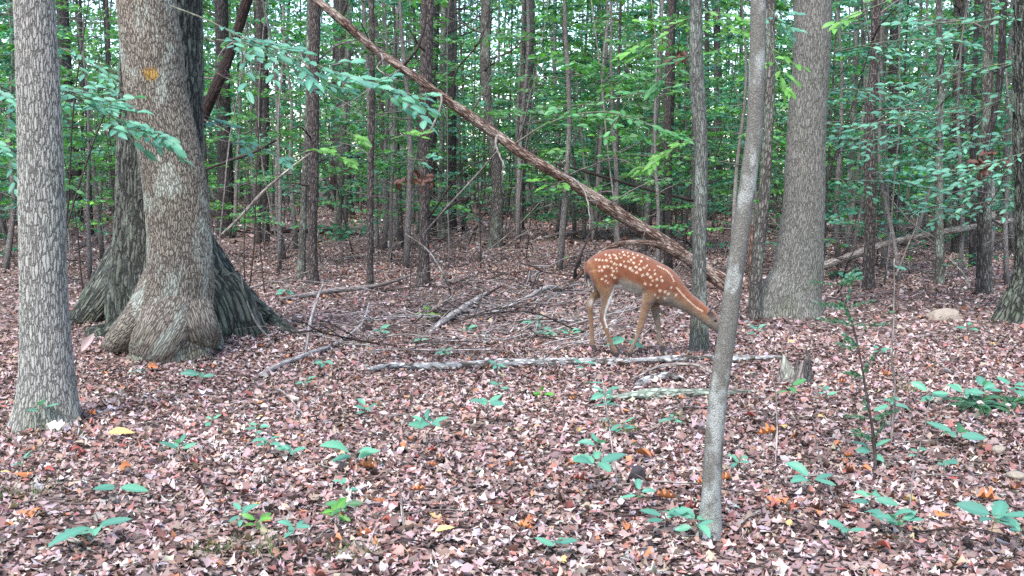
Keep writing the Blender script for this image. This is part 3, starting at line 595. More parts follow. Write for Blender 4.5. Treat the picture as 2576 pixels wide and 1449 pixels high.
GMK = [(G(a, b), l) for a, b, l in ((120, 1068, 'the pale ash'), (430, 890, 'the leaning oak'), (1450, 930, 'the lichen log'), (1050, 940, 'the lichen log end'), (1720, 1000, 'the mossy log'), (1996, 962, 'the rotten stump'), (1786, 1348, 'the slim curving sapling'), (300, 1112, 'the large yellow leaf'),
    (1588, 1200, 'the dark clod'), (2372, 806, 'the pale sandy rock'), (2192, 1235, 'the twisted dark stem'), (2455, 1030, 'the spreading fern'), (2512, 1143, 'the tan stone'), (165, 1366, 'the white peeled stick'), (760, 907, 'the pale lying stick'), (1018, 1345, 'the short dead stem'), (700, 1135, 'the paired small seedlings'),
    (1250, 800, 'the brushwood'), (1580, 897, 'the fawn'), (1988, 786, 'the stout straight oak'), (2060, 1210, 'the half sunk grey stick'), (450, 1165, 'the bushy jagged seedling'), (1072, 1125, 'the tall bushy seedling'), (905, 1185, 'the arching seedling'), (2500, 1400, 'the largest seedling'), (1300, 1330, 'the bare open litter'))]
def near_g(p): return min(((p[0] - o[0]) ** 2 + (p[1] - o[1]) ** 2, l) for o, l in GMK)[1]
NUM = {2: 'two', 3: 'three', 4: 'four', 5: 'five', 6: 'six', 7: 'seven', 8: 'eight'}

# tangle of bare twigs: single twigs lying or standing out of the litter
def twig(px, py, L, an, rise, r, mat, lab, grp, kids=2, mid=.6):
    b = G(px, py); d = np.array([math.cos(an), math.sin(an), 0]) * L; e = b + d; e[2] = float(hz(e[0], e[1])) + .012 + rise * L
    s = b.copy(); s[2] += .012
    t = thing('fallen_twig', (('long ' if L > mid else 'short ') + {'dead_white': 'bleached ', 'dead_pale': 'pale ', 'twig_grey': 'grey ', 'twig_dark': 'dark '}[str(mat)]) + lab + (' near ' + near_g(b) if 'open' in lab else ' near ' + near_lm(b[0], b[1]) if 'floor' in lab else ''), 'twig', b, grp); mb = MB(); p = noise_path(s, e, 9, .09, .06 if rise < .1 else .02)
    p[:, 2] = np.maximum(p[:, 2], hz(p[:, 0], p[:, 1]) + .006); rr = np.linspace(r, r * .35, 9); mb.tube(p, rr, 5)
    for _ in range(kids):
        i = rng.integers(2, 7); dd = d / L + rng.normal(0, .6, 3); dd[2] = abs(dd[2]) * .5
        tp = noise_path(p[i], p[i] + dd * L * rng.uniform(.2, .45), 5, .1); tp[:, 2] = np.maximum(tp[:, 2], hz(tp[:, 0], tp[:, 1]) + .005); mb.tube(tp, np.linspace(r * .6, r * .2, 5), 4)
    obj('stem', mb.mesh('stem', M[mat], b), t)
for k in range(70):
    twig(rng.uniform(1000, 1500), rng.uniform(745, 905), rng.uniform(.3, .9), rng.uniform(0, 6.28), rng.choice([0, 0, .15, .4]), rng.uniform(.0025, .006), rng.choice(['dead_pale', 'twig_grey', 'twig_grey', 'twig_dark']),
         'bare twig in the tangled brushwood behind the lichen log', 'brushwood twigs behind the lichen log')
for k in range(34):
    twig(rng.uniform(960, 1480), rng.uniform(740, 900), rng.uniform(.5, 1.2), rng.choice([rng.normal(.45, .25), rng.normal(3.6, .3), rng.uniform(0, 6.28)]), rng.choice([0, .08, .2, .35]), rng.uniform(.005, .010), rng.choice(['dead_white', 'dead_white', 'dead_pale', 'twig_dark']),
         'stouter branch in the brushwood behind the lichen log', 'stouter branches in the brushwood', 5, .95)
for k in range(60):
    twig(rng.uniform(20, 2560), rng.uniform(900, 1430), rng.uniform(.12, .45), rng.uniform(0, 6.28), rng.choice([0, 0, 0, .1]), rng.uniform(.0018, .0042), rng.choice(['dead_pale', 'twig_grey', 'twig_dark']),
         'thin broken twig on the open litter', 'broken twigs on the open litter', 1, .28)
for k in range(110):
    x = rng.uniform(150, 2560)
    twig(x, rng.uniform(520, 740), rng.uniform(.5, 1.6), rng.uniform(0, 6.28), rng.choice([0, .1, .35, .8]), rng.uniform(.005, .014), rng.choice(['dead_pale', 'dead_pale', 'twig_grey', 'twig_dark']),
         'fallen branch on the shaded floor', 'fallen branches among the trunks', 4, 1.0)

# stump, rocks, dark lump
def stump():
    b = G(1996, 962); t = thing('rotten_stump', 'jagged weathered stump at the end of the lichen log', 'stump', b)
    n = 26; seg = 40; z = np.linspace(-.06, .19, n)
    def sh(th, s, r):
        r = r * (1 + .35 * np.exp(-np.maximum(s - .06, 0) / .05)[:, None]) * (1 + .09 * np.sin(5 * th[None] + 1) + .06 * np.sin(11 * th[None]))
        return r
    V, Q, T, tc = tube(np.stack([z * .12, z * 0, z], -1), np.full(n, .085), seg, sh, .05)
    th = np.arange(seg) / seg * 6.283; cut = .55 + .28 * np.sin(th * 3 + 1) + .17 * np.sin(th * 7) + rng.normal(0, .1, seg)
    Vr = V[:n * seg].reshape(n, seg, 3); Vr[:, :, 2] = np.where(Vr[:, :, 2] > 0, Vr[:, :, 2] * np.clip(cut, .2, 1.1)[None], Vr[:, :, 2]); V[:n * seg] = Vr.reshape(-1, 3); V[-1, 2] = .03
    obj('bole', mesh_np('bole', V, [Q, T], M['stump'], True, {'tc': ('FLOAT_VECTOR', tc)}), t)
stump()
def stone_mat(name, a, b):
    m, nt, out = newmat(name); n = N(nt); co = n.new('ShaderNodeTexCoord').outputs['Object']
    col = n.mix(n.noise(co, 18, 5, .65), c4(a), c4(b)); bs = n.new('ShaderNodeBsdfPrincipled'); n.link(col, bs.inputs['Base Color']); bs.inputs['Roughness'].default_value = .9
    bp = n.new('ShaderNodeBump'); n.link(n.noise(co, 30, 5, .7), bp.inputs['Height']); bp.inputs['Distance'].default_value = .02; n.link(bp.outputs[0], bs.inputs['Normal']); n.link(bs.outputs[0], out.inputs['Surface']); return m
M['stone'] = stone_mat('pale_stone', (.20, .16, .115), (.38, .32, .255)); M['clod'] = stone_mat('dark_clod', (.02, .016, .018), (.07, .055, .06))
def rock(name, label, cat, px, py, w, h, d, mat, seed):
    g = np.random.default_rng(seed); b = G(px, py)
    nu, nv = 36, 18; u = np.linspace(0, 2 * math.pi, nu, endpoint=False); v = np.linspace(-math.pi / 2, math.pi / 2, nv)
    X = np.cos(v)[:, None] * np.cos(u)[None]; Y = np.cos(v)[:, None] * np.sin(u)[None]; Z = np.repeat(np.sin(v)[:, None], nu, 1); r = np.ones_like(X)
    for _ in range(14):
        k = g.normal(0, 2.2, 3); r = r + .045 * np.sin(X * k[0] + Y * k[1] + Z * k[2] + g.uniform(0, 6))
    for _ in range(7):
        k = g.normal(0, 1, 3); k /= np.linalg.norm(k); dd = X * k[0] + Y * k[1] + Z * k[2]; r = np.where(dd * r > .72, .72 / np.maximum(dd, .1), r)
    V = np.stack([X * r * w / 2, Y * r * d / 2, Z * r * h / 2 + h * .3], -1).reshape(-1, 3)
    i = np.arange(nv - 1)[:, None] * nu; j = np.arange(nu)[None]; Q = np.stack([i + j, i + (j + 1) % nu, i + nu + (j + 1) % nu, i + nu + j], -1).reshape(-1, 4)
    tag(obj(name, mesh_np(name, V, Q, M[mat]), None, b), label, cat)
rock('rock', 'low pale sandy rock before the dark rough trunk', 'rock', 2372, 806, .34, .14, .22, 'stone', 3)
rock('stone', 'small rounded tan stone beside the thin straight stick', 'stone', 2512, 1143, .075, .06, .06, 'stone', 5)
rock('stone', 'fist sized tan stone near the large leaved seedling', 'stone', 2556, 1208, .08, .06, .07, 'stone', 8)
rock('earth_clod', 'dark round clod on the litter beside an orange leaf', 'clod', 1600, 1212, .078, .085, .07, 'clod', 9)

# ================================================================== SINGLE FALLEN LEAVES
def leaf_mesh(name, outline, n, col, mat, bend, fold=.1, serr=0.0):
    """single leaf with midrib: outline(u)->half width; bend (curl along, curl across, twist)"""
    V = []; u = np.linspace(0, 1, n)
    for j, x in enumerate(u):
        w = outline(x) * (1 + (serr if j % 2 else -serr) * (0 < j < n - 1))
        for v in (0, w * .55, w, -w * .55, -w):
            V.append([x + abs(v) * .12, v, bend[0] * (x - .5) ** 2 + bend[1] * v * v * 3 + bend[2] * x * v + fold * abs(v)])
    V = np.array(V); V[:, 2] -= V[0, 2]; q = []
    for j in range(n - 1):
        a, b = j * 5, j * 5 + 5; q += [[a, b, b + 1, a + 1], [a + 1, b + 1, b + 2, a + 2], [a, a + 3, b + 3, b], [a + 3, a + 4, b + 4, b + 3]]
    cc = np.repeat(np.array([[*col, 1.0]]), len(V), 0); mid = np.arange(len(V)) % 5 == 0; cc[mid, :3] *= 1.18
    return mesh_np(name, V, np.array(q), mat, True, {'col': ('FLOAT_COLOR', cc)})
ov = lambda k: (lambda x: k * math.sin(math.pi * min(1, max(0, x)) ** .8) ** .9 + .004)
def ovp(k): return lambda x: max(.006, k * 2.2 * max(x, 0) ** .6 * max(1 - x, 0) ** .85)
def lobed(k, f, d): return lambda x: max(.008, k * math.sin(math.pi * x ** .85) ** .7 * (1 - d * .5 + d * .5 * math.cos(f * x * 6.283 + 2.6)))
kinds = {'orange': (.44, .16, .06), 'red': (.25, .06, .045), 'yellow': (.45, .31, .115), 'tan': (.40, .29, .26), 'brown': (.24, .15, .125), 'grey': (.42, .36, .34), 'rust': (.27, .13, .085), 'umber': (.12, .055, .04)}
LM = {}
for kn, cl in kinds.items():
    LM[kn] = [leaf_mesh('fallen_leaf', f, 15, np.array(cl) * rng.uniform(.85, 1.12), M['litter_one'], (rng.normal(.1, .5), rng.normal(.5, 1.2), rng.normal(0, .4)))
              for f in (ov(.25), lobed(.30, 3, .6), lobed(.34, 2.5, .55), ov(.19), lobed(.26, 3.5, .5))]
labs = {'orange': 'bright orange dead leaf on the litter', 'red': 'deep red dead leaf on the litter', 'yellow': 'yellow freshly dropped leaf on the litter', 'tan': 'pinkish tan dead leaf curling up from the litter',
        'brown': 'dark brown dead leaf on top of the litter', 'grey': 'pale bleached dead leaf on top of the litter', 'rust': 'rust brown dead leaf on top of the litter'}
def drop(kn, px, py, size, rz=None, lab=None, v=None, tilt=.25, lift=.03, rx=None):
    o = obj('fallen_leaf', LM[kn][rng.integers(5) if v is None else v], None, G(px, py, lift))
    o.scale = (size,) * 3; o.rotation_euler = (rng.normal(0, tilt), rng.normal(0, tilt), rng.uniform(0, 6.28) if rz is None else rz)
    if rx is not None: o.rotation_euler.x = rx
    tag(o, lab or labs[kn] + ' near ' + near_g(o.location), 'leaf', None if lab else kn + ' fallen leaves')
drop('yellow', 272, 1112, .125, .05, 'large long yellow leaf lying before the pale ash', 3, .08, .045, .55)
drop('grey', 118, 1092, .10, -.2, 'large cream coloured curled leaf at the foot of the pale ash', 2, .12, .05, .6)
drop('tan', 205, 895, .15, .9, 'long upright tan leaf against the leaning oak\'s root', 3, .5)
drop('yellow', 1080, 1310, .07, -.3, 'torn yellow leaf near a thin pale upright stem', 1, .2)
drop('yellow', 1960, 1085, .075, .8, 'star shaped yellow leaf in front of the rotten stump', 2, .15)
for kn, lst in {'orange': [(1600, 1125, .08), (1640, 1165, .08), (1290, 1180, .05), (1235, 1185, .05), (1905, 1105, .1), (2160, 1195, .05), (1750, 1230, .05), (1985, 1270, .08), (2030, 1290, .07), (2345, 1300, .07), (2455, 1265, .07), (85, 1205, .07), (300, 1195, .05), (105, 1295, .1), (1300, 1335, .06), (1070, 1245, .05), (1330, 1310, .06), (2100, 1135, .04), (1700, 1270, .08), (2550, 1245, .07), (2220, 955, .05), (2130, 970, .05), (950, 1190, .09), (935, 1355, .06), (370, 935, .07), (660, 880, .05), (830, 855, .05), (680, 1330, .06)],
                'red': [(940, 885, .05), (130, 1060, .06), (605, 1000, .07), (1040, 1160, .05), (1440, 1220, .06), (2100, 960, .05), (60, 1100, .06), (480, 1180, .05), (870, 1130, .05), (1720, 1300, .06), (2240, 1130, .05), (2530, 890, .06), (1900, 1060, .05), (600, 1255, .06)],
                'yellow': [(2060, 1055, .06), (1095, 1355, .06), (2270, 1270, .05), (2500, 870, .07), (830, 850, .04), (1290, 880, .05), (2000, 870, .05), (1460, 1090, .05)]}.items():
    for px, py, s in lst: drop(kn, px, py, s * 1.15, tilt=.2, lift=.028)
for k in range(34):
    drop(rng.choice(['orange', 'orange', 'rust', 'yellow']), rng.uniform(1000, 2560) if k % 3 else rng.uniform(20, 1000), rng.uniform(1000, 1430), rng.uniform(.035, .065), tilt=.2, lift=.026)
for k in range(205):
    y = rng.uniform(0, 1) ** .75; py = 960 + y * 480
    drop(rng.choice(['tan', 'brown', 'grey', 'rust', 'tan', 'brown', 'grey', 'red']), rng.uniform(10, 2566), py, rng.uniform(.03, .058), tilt=.2, lift=rng.uniform(.014, .026))

# ================================================================== SEEDLINGS AND GROUND PLANTS
TEAL = (.105, .29, .20); GREEN = (.07, .235, .08); LIME = (.11, .29, .05); DEEP = (.035, .095, .045)
def green_set(col, spec):
    return [leaf_mesh('leaf', f, 13, np.array(col) * rng.uniform(.85, 1.15), M['leaf'], (-rng.uniform(.0, .35), rng.uniform(-.3, .5), rng.normal(0, .25)), .16, .10) for f in spec]
GL = {'teal': green_set(TEAL, (ovp(.26), ovp(.30), ovp(.21), lobed(.25, 4, .3))), 'green': green_set(GREEN, (ovp(.26), ovp(.29), lobed(.28, 3, .4), ovp(.2))), 'lime': green_set(LIME, (ovp(.27), lobed(.28, 3, .45), ovp(.29), ovp(.22)))}
def add_leaf(t, me, loc, d, nrm, size):
    d = Vector(d).normalized(); nrm = Vector(nrm); nrm = (nrm - d * nrm.dot(d)).normalized(); s = nrm.cross(d)
    o = obj('leaf', me, t); o.matrix_local = Matrix.Translation(Vector(loc)) @ Matrix((d, s, nrm)).transposed().to_4x4() @ Matrix.Scale(size, 4); return o
def seedling(px, py, n, size, h, col='teal', lab=None, spread=.55, angs=None, name='seedling'):
    b = G(px, py); t = thing(name, lab or 'small %s leaved %s seedling near %s' % (NUM[n + 2], 'yellow green' if col == 'lime' else 'green', near_g(b)), 'seedling', b, None if lab else 'seedlings on the forest floor')
    h += .025; n = n if (lab or angs is not None) else n + 2; size *= 1.05 if lab else 1.0; top = np.array([rng.normal(0, .012), rng.normal(0, .012), h]); p = noise_path((0, 0, -.01), top, 6, .08); mb = MB(); mb.tube(p, np.linspace(.0022, .0014, 6), 5)
    a0 = rng.uniform(0, 6.28); LL = []
    for k in range(n):
        a = a0 + k * 6.283 / n + rng.normal(0, .25) if angs is None else angs[k]
        st = p[-1] + np.array([0, 0, -.012 * (k % 3)]); d = np.array([math.cos(a), math.sin(a), rng.uniform(-.25, .6)])
        e = st + d * size * .16; mb.tube(np.array([st, (st + e) / 2 + [0, 0, .002], e]), [.0012, .001, .0009], 4)
        LL.append((e, d - [0, 0, .08], size * rng.uniform(.7, 1.2)))
    obj('stem', mb.mesh('stem', M['twig_green']), t)
    for e, d, s in LL: add_leaf(t, GL[col][rng.integers(4)], e, d, (rng.normal(0, .25), -.5 + rng.normal(0, .25), 1), s)
S = seedling
S(108, 1086, 5, .075, .10, lab='seedling with upturned leaves against the foot of the pale ash')
S(510, 968, 4, .085, .035, lab='flat leaved seedling on the mound below the leaning oak')
S(445, 1165, 6, .078, .05, lab='bushy seedling with jagged leaves past the large yellow leaf')
S(292, 1275, 3, .105, .06, lab='three leaved seedling with wide pointed leaves in the open litter')
S(240, 1372, 5, .115, .05, lab='broad seedling beside the white peeled stick end')
S(1580, 897, 4, .12, .09, lab='large round leaved seedling hiding the fawn\'s front hoof', angs=(3.3, .5, -.6, 2.4))
S(1468, 950, 3, .09, .07, lab='small seedling just before the lichen log')
S(1072, 1125, 7, .085, .10, lab='tall bushy seedling with many overlapping leaves')
S(905, 1185, 4, .115, .05, lab='long leaved seedling with arching leaves', angs=(3.6, 2.6, .1, -.4))
S(1220, 1078, 4, .09, .10, lab='seedling holding four spread leaves above the litter')
S(1516, 1245, 5, .095, .11, lab='seedling with stacked leaves crossing the tall pale stem')
S(2040, 1245, 5, .09, .045, lab='flat rosette seedling beside the half sunk grey stick')
S(2410, 1130, 4, .125, .05, lab='seedling with large drooping leaves over the straight stick')
S(2500, 1400, 6, .11, .12, lab='largest seedling with very broad leaves near the fist sized stone')
S(1975, 1015, 4, .08, .07, 'green', lab='bright green seedling before the rotten stump')
S(2236, 1075, 5, .085, .10, lab='seedling with two tiers of leaves beside the twisted dark stem')
for px, py, n, s, h in ((690, 1148, 5, .07, .05), (735, 1160, 3, .06, .03), (925, 1058, 4, .06, .05), (768, 985, 3, .06, .03), (1610, 1285, 2, .07, .05), (1565, 1105, 4, .07, .05), (1492, 1140, 3, .07, .02),
        (1670, 1350, 4, .08, .06), (1770, 1365, 5, .08, .05), (2190, 1170, 3, .08, .05), (2190, 1292, 3, .085, .04), (2222, 1340, 3, .085, .04), (2268, 1362, 4, .07, .05), (2132, 1370, 2, .06, .03),
        (2330, 1022, 4, .09, .05), (2536, 1010, 5, .09, .07), (2470, 1012, 4, .09, .06), (2420, 1020, 4, .09, .06), (2560, 1392, 4, .085, .06), (1432, 855, 4, .09, .04), (1372, 852, 4, .09, .04), (1342, 828, 4, .08, .05), (722, 748, 4, .1, .05),
        (1260, 992, 3, .06, .03), (2140, 720, 4, .14, .08), (2210, 900, 3, .07, .04), (2430, 838, 4, .08, .04), (1900, 850, 3, .08, .04), (1520, 1022, 4, .08, .05), (600, 1330, 3, .06, .03), (740, 1372, 4, .06, .04), (1130, 905, 3, .06, .03),
        (1245, 935, 3, .06, .03), (355, 950, 2, .05, .02), (1690, 1080, 3, .06, .03), (2080, 1010, 3, .06, .03), (1850, 1190, 3, .06, .03), (640, 1100, 3, .06, .03), (530, 1080, 3, .05, .03), (60, 1190, 2, .05, .03), (870, 1250, 2, .05, .02), (1400, 1400, 3, .06, .03), (2380, 1200, 3, .06, .04), (2300, 1160, 2, .05, .03), (1180, 840, 3, .07, .03), (1060, 870, 3, .06, .03), (960, 850, 4, .07, .04), (820, 930, 3, .06, .03)):
    S(px, py, n, s, h)
for px, py, c in ((1375, 1008, 'lime'), (850, 1325, 'lime'), (665, 1345, 'lime'), (1090, 790, 'lime'), (860, 1300, 'green'), (1420, 655, 'lime'), (1690, 620, 'lime'), (2290, 660, 'lime')):
    S(px, py, 4, .06, .03, c, 'tiny yellow green seedling among dead leaves' if False else None)

# tall thin stems
def stem(name, label, pts, w, mat, leaves=(), col='teal', size=.07):
    t, org, q = wood(name, label, 'plant', pts, w, mat, 'stem', 6, 40, .03)
    for f, k in leaves:
        p = q[int(f * 39), :3] - org
        for j in range(k):
            a = rng.uniform(0, 6.28); add_leaf(t, GL[col][rng.integers(4)], p, (math.cos(a), math.sin(a), rng.uniform(-.3, .2)), (0, -.2, 1), size * rng.uniform(.7, 1.1))
    return t, org, q
stem('tall_seedling', 'tall pale bare stem with a few round leaves before the mossy log', [(1556, 1235, None, 0), (1535, 1090, 4.62), (1522, 1000, 4.65), (1514, 945, 4.68)], [5, 5, 4, 2], 'dead_pale', ((.97, 1), (.8, 3), (.7, 1)), size=.08)
stem('dead_seedling', 'short pale dead stem standing alone in the open litter', [(1018, 1345, None, 0), (1010, 1270, 3.85), (1003, 1205, 3.87)], [7, 7, 4], 'dead_pale')
stem('white_stem', 'crooked whitish sapling stem beside the twisted dark stem', [(2240, 1240, None, 0), (2244, 1080, 5.1), (2252, 975, 5.1), (2243, 900, 5.1), (2248, 800, 5.1), (2250, 650, 5.1)], [5, 6, 6, 6, 5, 3], 'dead_pale', ((.98, 2), (.85, 1), (.6, 1)), size=.07)
stem('dead_seedling', 'thin brown stem rising by the large drooping seedling', [(2285, 1330, None, 0), (2300, 1180, 4.0), (2330, 1060, 4.0), (2345, 960, 4.0)], [4, 4, 3, 2], 'twig_grey')
stem('dead_seedling', 'thin leaning brown stem among small seedlings', [(2100, 1260, None, 0), (2060, 1140, 4.5), (2046, 1060, 4.5)], [4, 4, 2], 'twig_grey')
stem('dead_seedling', 'fine upright stem past the slim curving sapling', [(1950, 1180, None, 0), (1955, 1060, 4.8), (1945, 930, 4.8)], [4, 4, 2], 'dead_pale')
def juniper():
    t, org, q = wood('juniper_sapling', 'twisted dark stem with feathery green sprays', 'sapling', [(2192, 1235, None, 0), (2200, 1130, 4.75), (2192, 1060, 4.75), (2178, 980, 4.78), (2164, 900, 4.8), (2140, 800, 4.85), (2115, 735, 4.9), (2100, 690, 4.9)], [10, 9, 7, 6, 5, 5, 4, 2], 'twig_dark', 'stem', 8, 70)
    c = []; ax = []
    for f, k, L in ((.38, 3, .09), (.45, 4, .11), (.62, 3, .09), (.80, 5, .14), (.88, 5, .13), (.97, 5, .12), (.72, 3, .1)):
        for _ in range(k):
            p = q[int(f * 69), :3]; d = rng.normal(0, 1, 3); d[2] = abs(d[2]) * .4; d /= np.linalg.norm(d)
            for s in np.linspace(.1, 1, 26): c.append(p + d * L * s); dd = d + rng.normal(0, .6, 3); ax.append(dd)
    c, ax = np.array(c), np.array(ax); n = len(c)
    obj('crown', bulk('crown', c, ax, rng.normal(0, 1, (n, 3)), rng.uniform(.012, .026, n), jitter_col((.06, .15, .085), n), tmpl_fold(), M['leaf'], origin=org), t)
juniper()
def fern(px, py, lab, n=7, L=.2, col=(.07, .17, .09)):
    b = G(px, py); t = thing('fern', lab, 'fern', b)
    for k in range(n):
        a = k * 6.283 / n + rng.normal(0, .2); s = np.linspace(0.05, 1, 22); el = rng.uniform(.5, .9)
        pts = np.stack([np.cos(a) * L * s, np.sin(a) * L * s, L * (el * s - .75 * s ** 2) + .01], -1); c = []; ax = []; sz = []
        tg = np.gradient(pts, axis=0); tg /= np.linalg.norm(tg, axis=1)[:, None]; sd = np.cross(tg, [0, 0, 1.0])
        for i in range(2, 22):
            for g in (-1, 1): c.append(pts[i]); ax.append(sd[i] * g + tg[i] * .5); sz.append(L * .26 * math.sin(math.pi * (s[i] * .85 + .12)))
        m = len(c); obj('frond', bulk('frond', np.array(c), np.array(ax), np.tile([0, -.1, 1.0], (m, 1)) + rng.normal(0, .15, (m, 3)), np.array(sz), jitter_col(col, m, .15), tmpl_fold(), M['leaf']), t)
fern(2455, 1030, 'low fern with spreading fronds among the seedlings', 8, .2)
fern(2540, 1022, 'smaller fern beside the spreading one', 6, .16)
fern(1080, 800, 'single upright yellow green fern before the straight brown tree', 4, .2, (.14, .26, .04))
fern(2130, 700, 'feathery blue green fern behind the twisted dark stem', 7, .3, (.05, .14, .09))
def grass(px, py, lab, n=60, L=.09):
    b = G(px, py); c = rng.normal(0, .045, (n, 3)); c[:, 2] = 0; ax = rng.normal(0, .5, (n, 3)); ax[:, 2] = 1
    T = np.array([[0, .022, 0], [0, -.022, 0], [.5, .016, .05], [.5, -.016, .05], [1, 0, .2]]), [np.array([[0, 1, 3, 2]]), np.array([[2, 3, 4]])]
    o = obj('grass_tuft', bulk('grass_tuft', c, ax, rng.normal(0, 1, (n, 3)), rng.uniform(.4, 1, n) * L, jitter_col((.14, .19, .06), n), T, M['leaf']), None, b); tag(o, lab, 'grass', None, 'stuff')
for px, py, l in ((530, 1395, 'thin grass tuft in the open litter past the broad seedling'), (1560, 1085, 'sparse grass tuft below the mossy log'), (1700, 1060, 'short grass beside the mossy log'), (880, 1400, 'yellowish grass tuft with tiny seedlings'), (690, 1390, 'thin grass tuft between small seedlings'), (2290, 990, 'grass tuft beside the crooked whitish stem'), (60, 1250, 'faded grass tuft before the pale ash')): grass(px, py, l)

# ================================================================== LEAFY SPRAYS NEAR THE CAMERA
def spray(name, label, pts, w, n, size, col, droop=.25, side=.22, mat='twig_green', start=.15, sub=True, shape=0):
    """thin leafy branch: leaves set alternately on it and on short side twigs; every leaf its own part"""
    W = np.array([wpt(p) for p in pts]); q = spline(W, 60); org = W[0]
    t = thing(name, label, 'branch', org); mb = MB(); mb.tube(q, np.linspace(w[0], w[1], 60) / 2 * mpp(W[0]), 5)
    tg = np.gradient(q, axis=0); tg /= np.linalg.norm(tg, axis=1)[:, None]; L = np.linalg.norm(np.diff(q, axis=0), axis=1).sum(); leaves = []
    ns = max(3, int(n / 6)) if sub else 0
    for k in range(ns):
        f = start + (1 - start) * (k + .5) / ns; i = int(f * 59); g = 1 if k % 2 else -1
        sd = np.cross(tg[i], [0, 0, 1.0]); sd /= np.linalg.norm(sd) + 1e-6
        d = sd * g * .8 + tg[i] * .8 + np.array([0, 0, rng.normal(-.12, .3)]); l = side * 1.5 * rng.uniform(.6, 1.25) * (1.1 - .6 * f)
        p = noise_path(q[i], q[i] + d * l, 8, .05); p[:, 2] -= droop * .2 * l * np.linspace(0, 1, 8) ** 2; mb.tube(p, np.linspace(.0028, .0012, 8), 4)
        dn = d / np.linalg.norm(d)
        for j in range(5):
            ii = min(7, 2 + j); h = 1 if j % 2 else -1; s2 = np.cross(dn, [0, 0, 1.0]); ld = dn * (.9 if j < 4 else 2) + s2 * h * .8 + np.array([0, 0, rng.normal(-droop * .5, .12)])
            leaves.append((p[ii], ld))
    for k in range(n - len(leaves)):
        f = start + (1 - start) * rng.random(); i = int(f * 59); h = 1 if k % 2 else -1
        sd = np.cross(tg[i], [0, 0, 1.0]); leaves.append((q[i], tg[i] * .7 + sd * h * .9 + np.array([0, 0, rng.normal(-droop * .6, .15)])))
    leaves.append((q[-1], tg[-1] + [0, 0, -droop * .5]))
    obj('twig', mb.mesh('twig', M[mat], org), t)
    for p, d in leaves: add_leaf(t, GL[col][rng.integers(4)], p - org, d, (rng.normal(0, .25), rng.normal(-.75, .3), 1), size * rng.uniform(.7, 1.15))
spray('leafy_branch', 'long pale teal leafy branch reaching out beside the leaning oak', [(430, 15, 6.9), (525, 52, 6.7), (600, 90, 6.6), (700, 125, 6.5), (800, 165, 6.5), (900, 200, 6.5), (990, 226, 6.5), (1062, 246, 6.5)], (5, 2), 170, .09, 'teal', .2, .26, start=.28)
spray('leafy_branch', 'second leafy branch drooping just below the long teal one', [(545, 100, 6.9), (620, 110, 6.8), (720, 165, 6.8), (800, 205, 6.8), (880, 230, 6.8)], (4, 2), 40, .075, 'teal', .25, .2)
spray('leafy_branch', 'teal leafy branch with one brown leaf crossing the leaning oak', [(110, 215, 5.75), (170, 232, 6.2), (240, 270, 6.4), (300, 305, 6.4), (360, 322, 6.4), (422, 344, 6.4)], (4, 2), 125, .09, 'teal', .25, .26, start=.25)
spray('leafy_branch', 'shaded teal leaf spray between the pale ash and the dark leaning trunk', [(120, 225, 5.8), (180, 225, 6.6), (230, 240, 7), (290, 258, 7)], (3, 2), 75, .08, 'teal', .3, .25)
spray('leafy_branch', 'small leafy spray low behind the pale ash', [(130, 460, 5.9), (165, 470, 6.4), (192, 480, 6.4)], (3, 2), 7, .06, 'green', .2, .08)
spray('leafy_branch', 'dense leaf spray poking out past the pale ash on its open side', [(-130, 150, 7), (-60, 200, 7), (0, 235, 7), (40, 265, 7)], (5, 2), 40, .085, 'teal', .3, .25)
spray('leafy_branch', 'lower leaf spray past the pale ash on its open side', [(-130, 300, 7), (-60, 330, 7), (0, 360, 7), (42, 405, 7)], (5, 2), 42, .085, 'teal', .3, .25)
spray('leafy_branch', 'short teal spray beside the dark shaggy trunk', [(515, 290, 8.6), (545, 305, 8.4), (580, 318, 8.3)], (3, 2), 10, .08, 'teal', .2, .12)
spray('leafy_branch', 'teal leaf cluster on a thin branch past the dark shaggy trunk', [(540, 350, 9), (600, 362, 8.8), (660, 375, 8.8), (722, 396, 8.8)], (3, 2), 26, .085, 'teal', .25, .18)
spray('leafy_branch', 'bright lime leaf cluster at the tip of the propped pale stick', [(740, 395, 11), (785, 378, 11), (830, 385, 11), (876, 402, 11)], (3, 2), 28, .11, 'lime', .3, .22)
spray('leafy_branch', 'lime leaf sprig beside the very thin tree', [(860, 325, 11), (880, 335, 11), (905, 345, 11)], (3, 1), 9, .11, 'lime', .2, .14)
spray('leafy_branch', 'green leaf sprig hanging before the straight brown tree', [(985, 350, 11.2), (1025, 340, 11.2), (1060, 345, 11.2)], (3, 1), 14, .1, 'lime', .2, .16)
spray('leafy_branch', 'pale leaf sprig across the straight brown tree', [(1020, 400, 11), (1060, 402, 11), (1100, 408, 11)], (3, 1), 9, .09, 'teal', .2, .12)
spray('leafy_branch', 'arched leafy branch sweeping over the leaning trunk', [(1298, 360, 11.2), (1360, 320, 11.1), (1450, 288, 11), (1520, 282, 11), (1600, 300, 11), (1660, 325, 11), (1720, 345, 11)], (5, 2), 60, .11, 'green', .3, .3)
spray('leafy_branch', 'green leaf sprays above the arched leafy branch', [(1760, 205, 9), (1660, 225, 9.5), (1560, 245, 9.5), (1470, 262, 9.5), (1400, 270, 9.5)], (4, 2), 55, .085, 'green', .3, .3)
spray('leafy_branch', 'lime leaf sprigs hanging below the arched branch', [(1770, 340, 9.5), (1700, 370, 9.5), (1650, 400, 9.5), (1610, 428, 9.5)], (3, 2), 26, .1, 'lime', .35, .2)
spray('leafy_branch', 'bright leaf cluster just under the leaning trunk', [(1420, 455, 11.6), (1380, 462, 11.3), (1345, 456, 11.2)], (3, 1), 10, .1, 'lime', .2, .14)
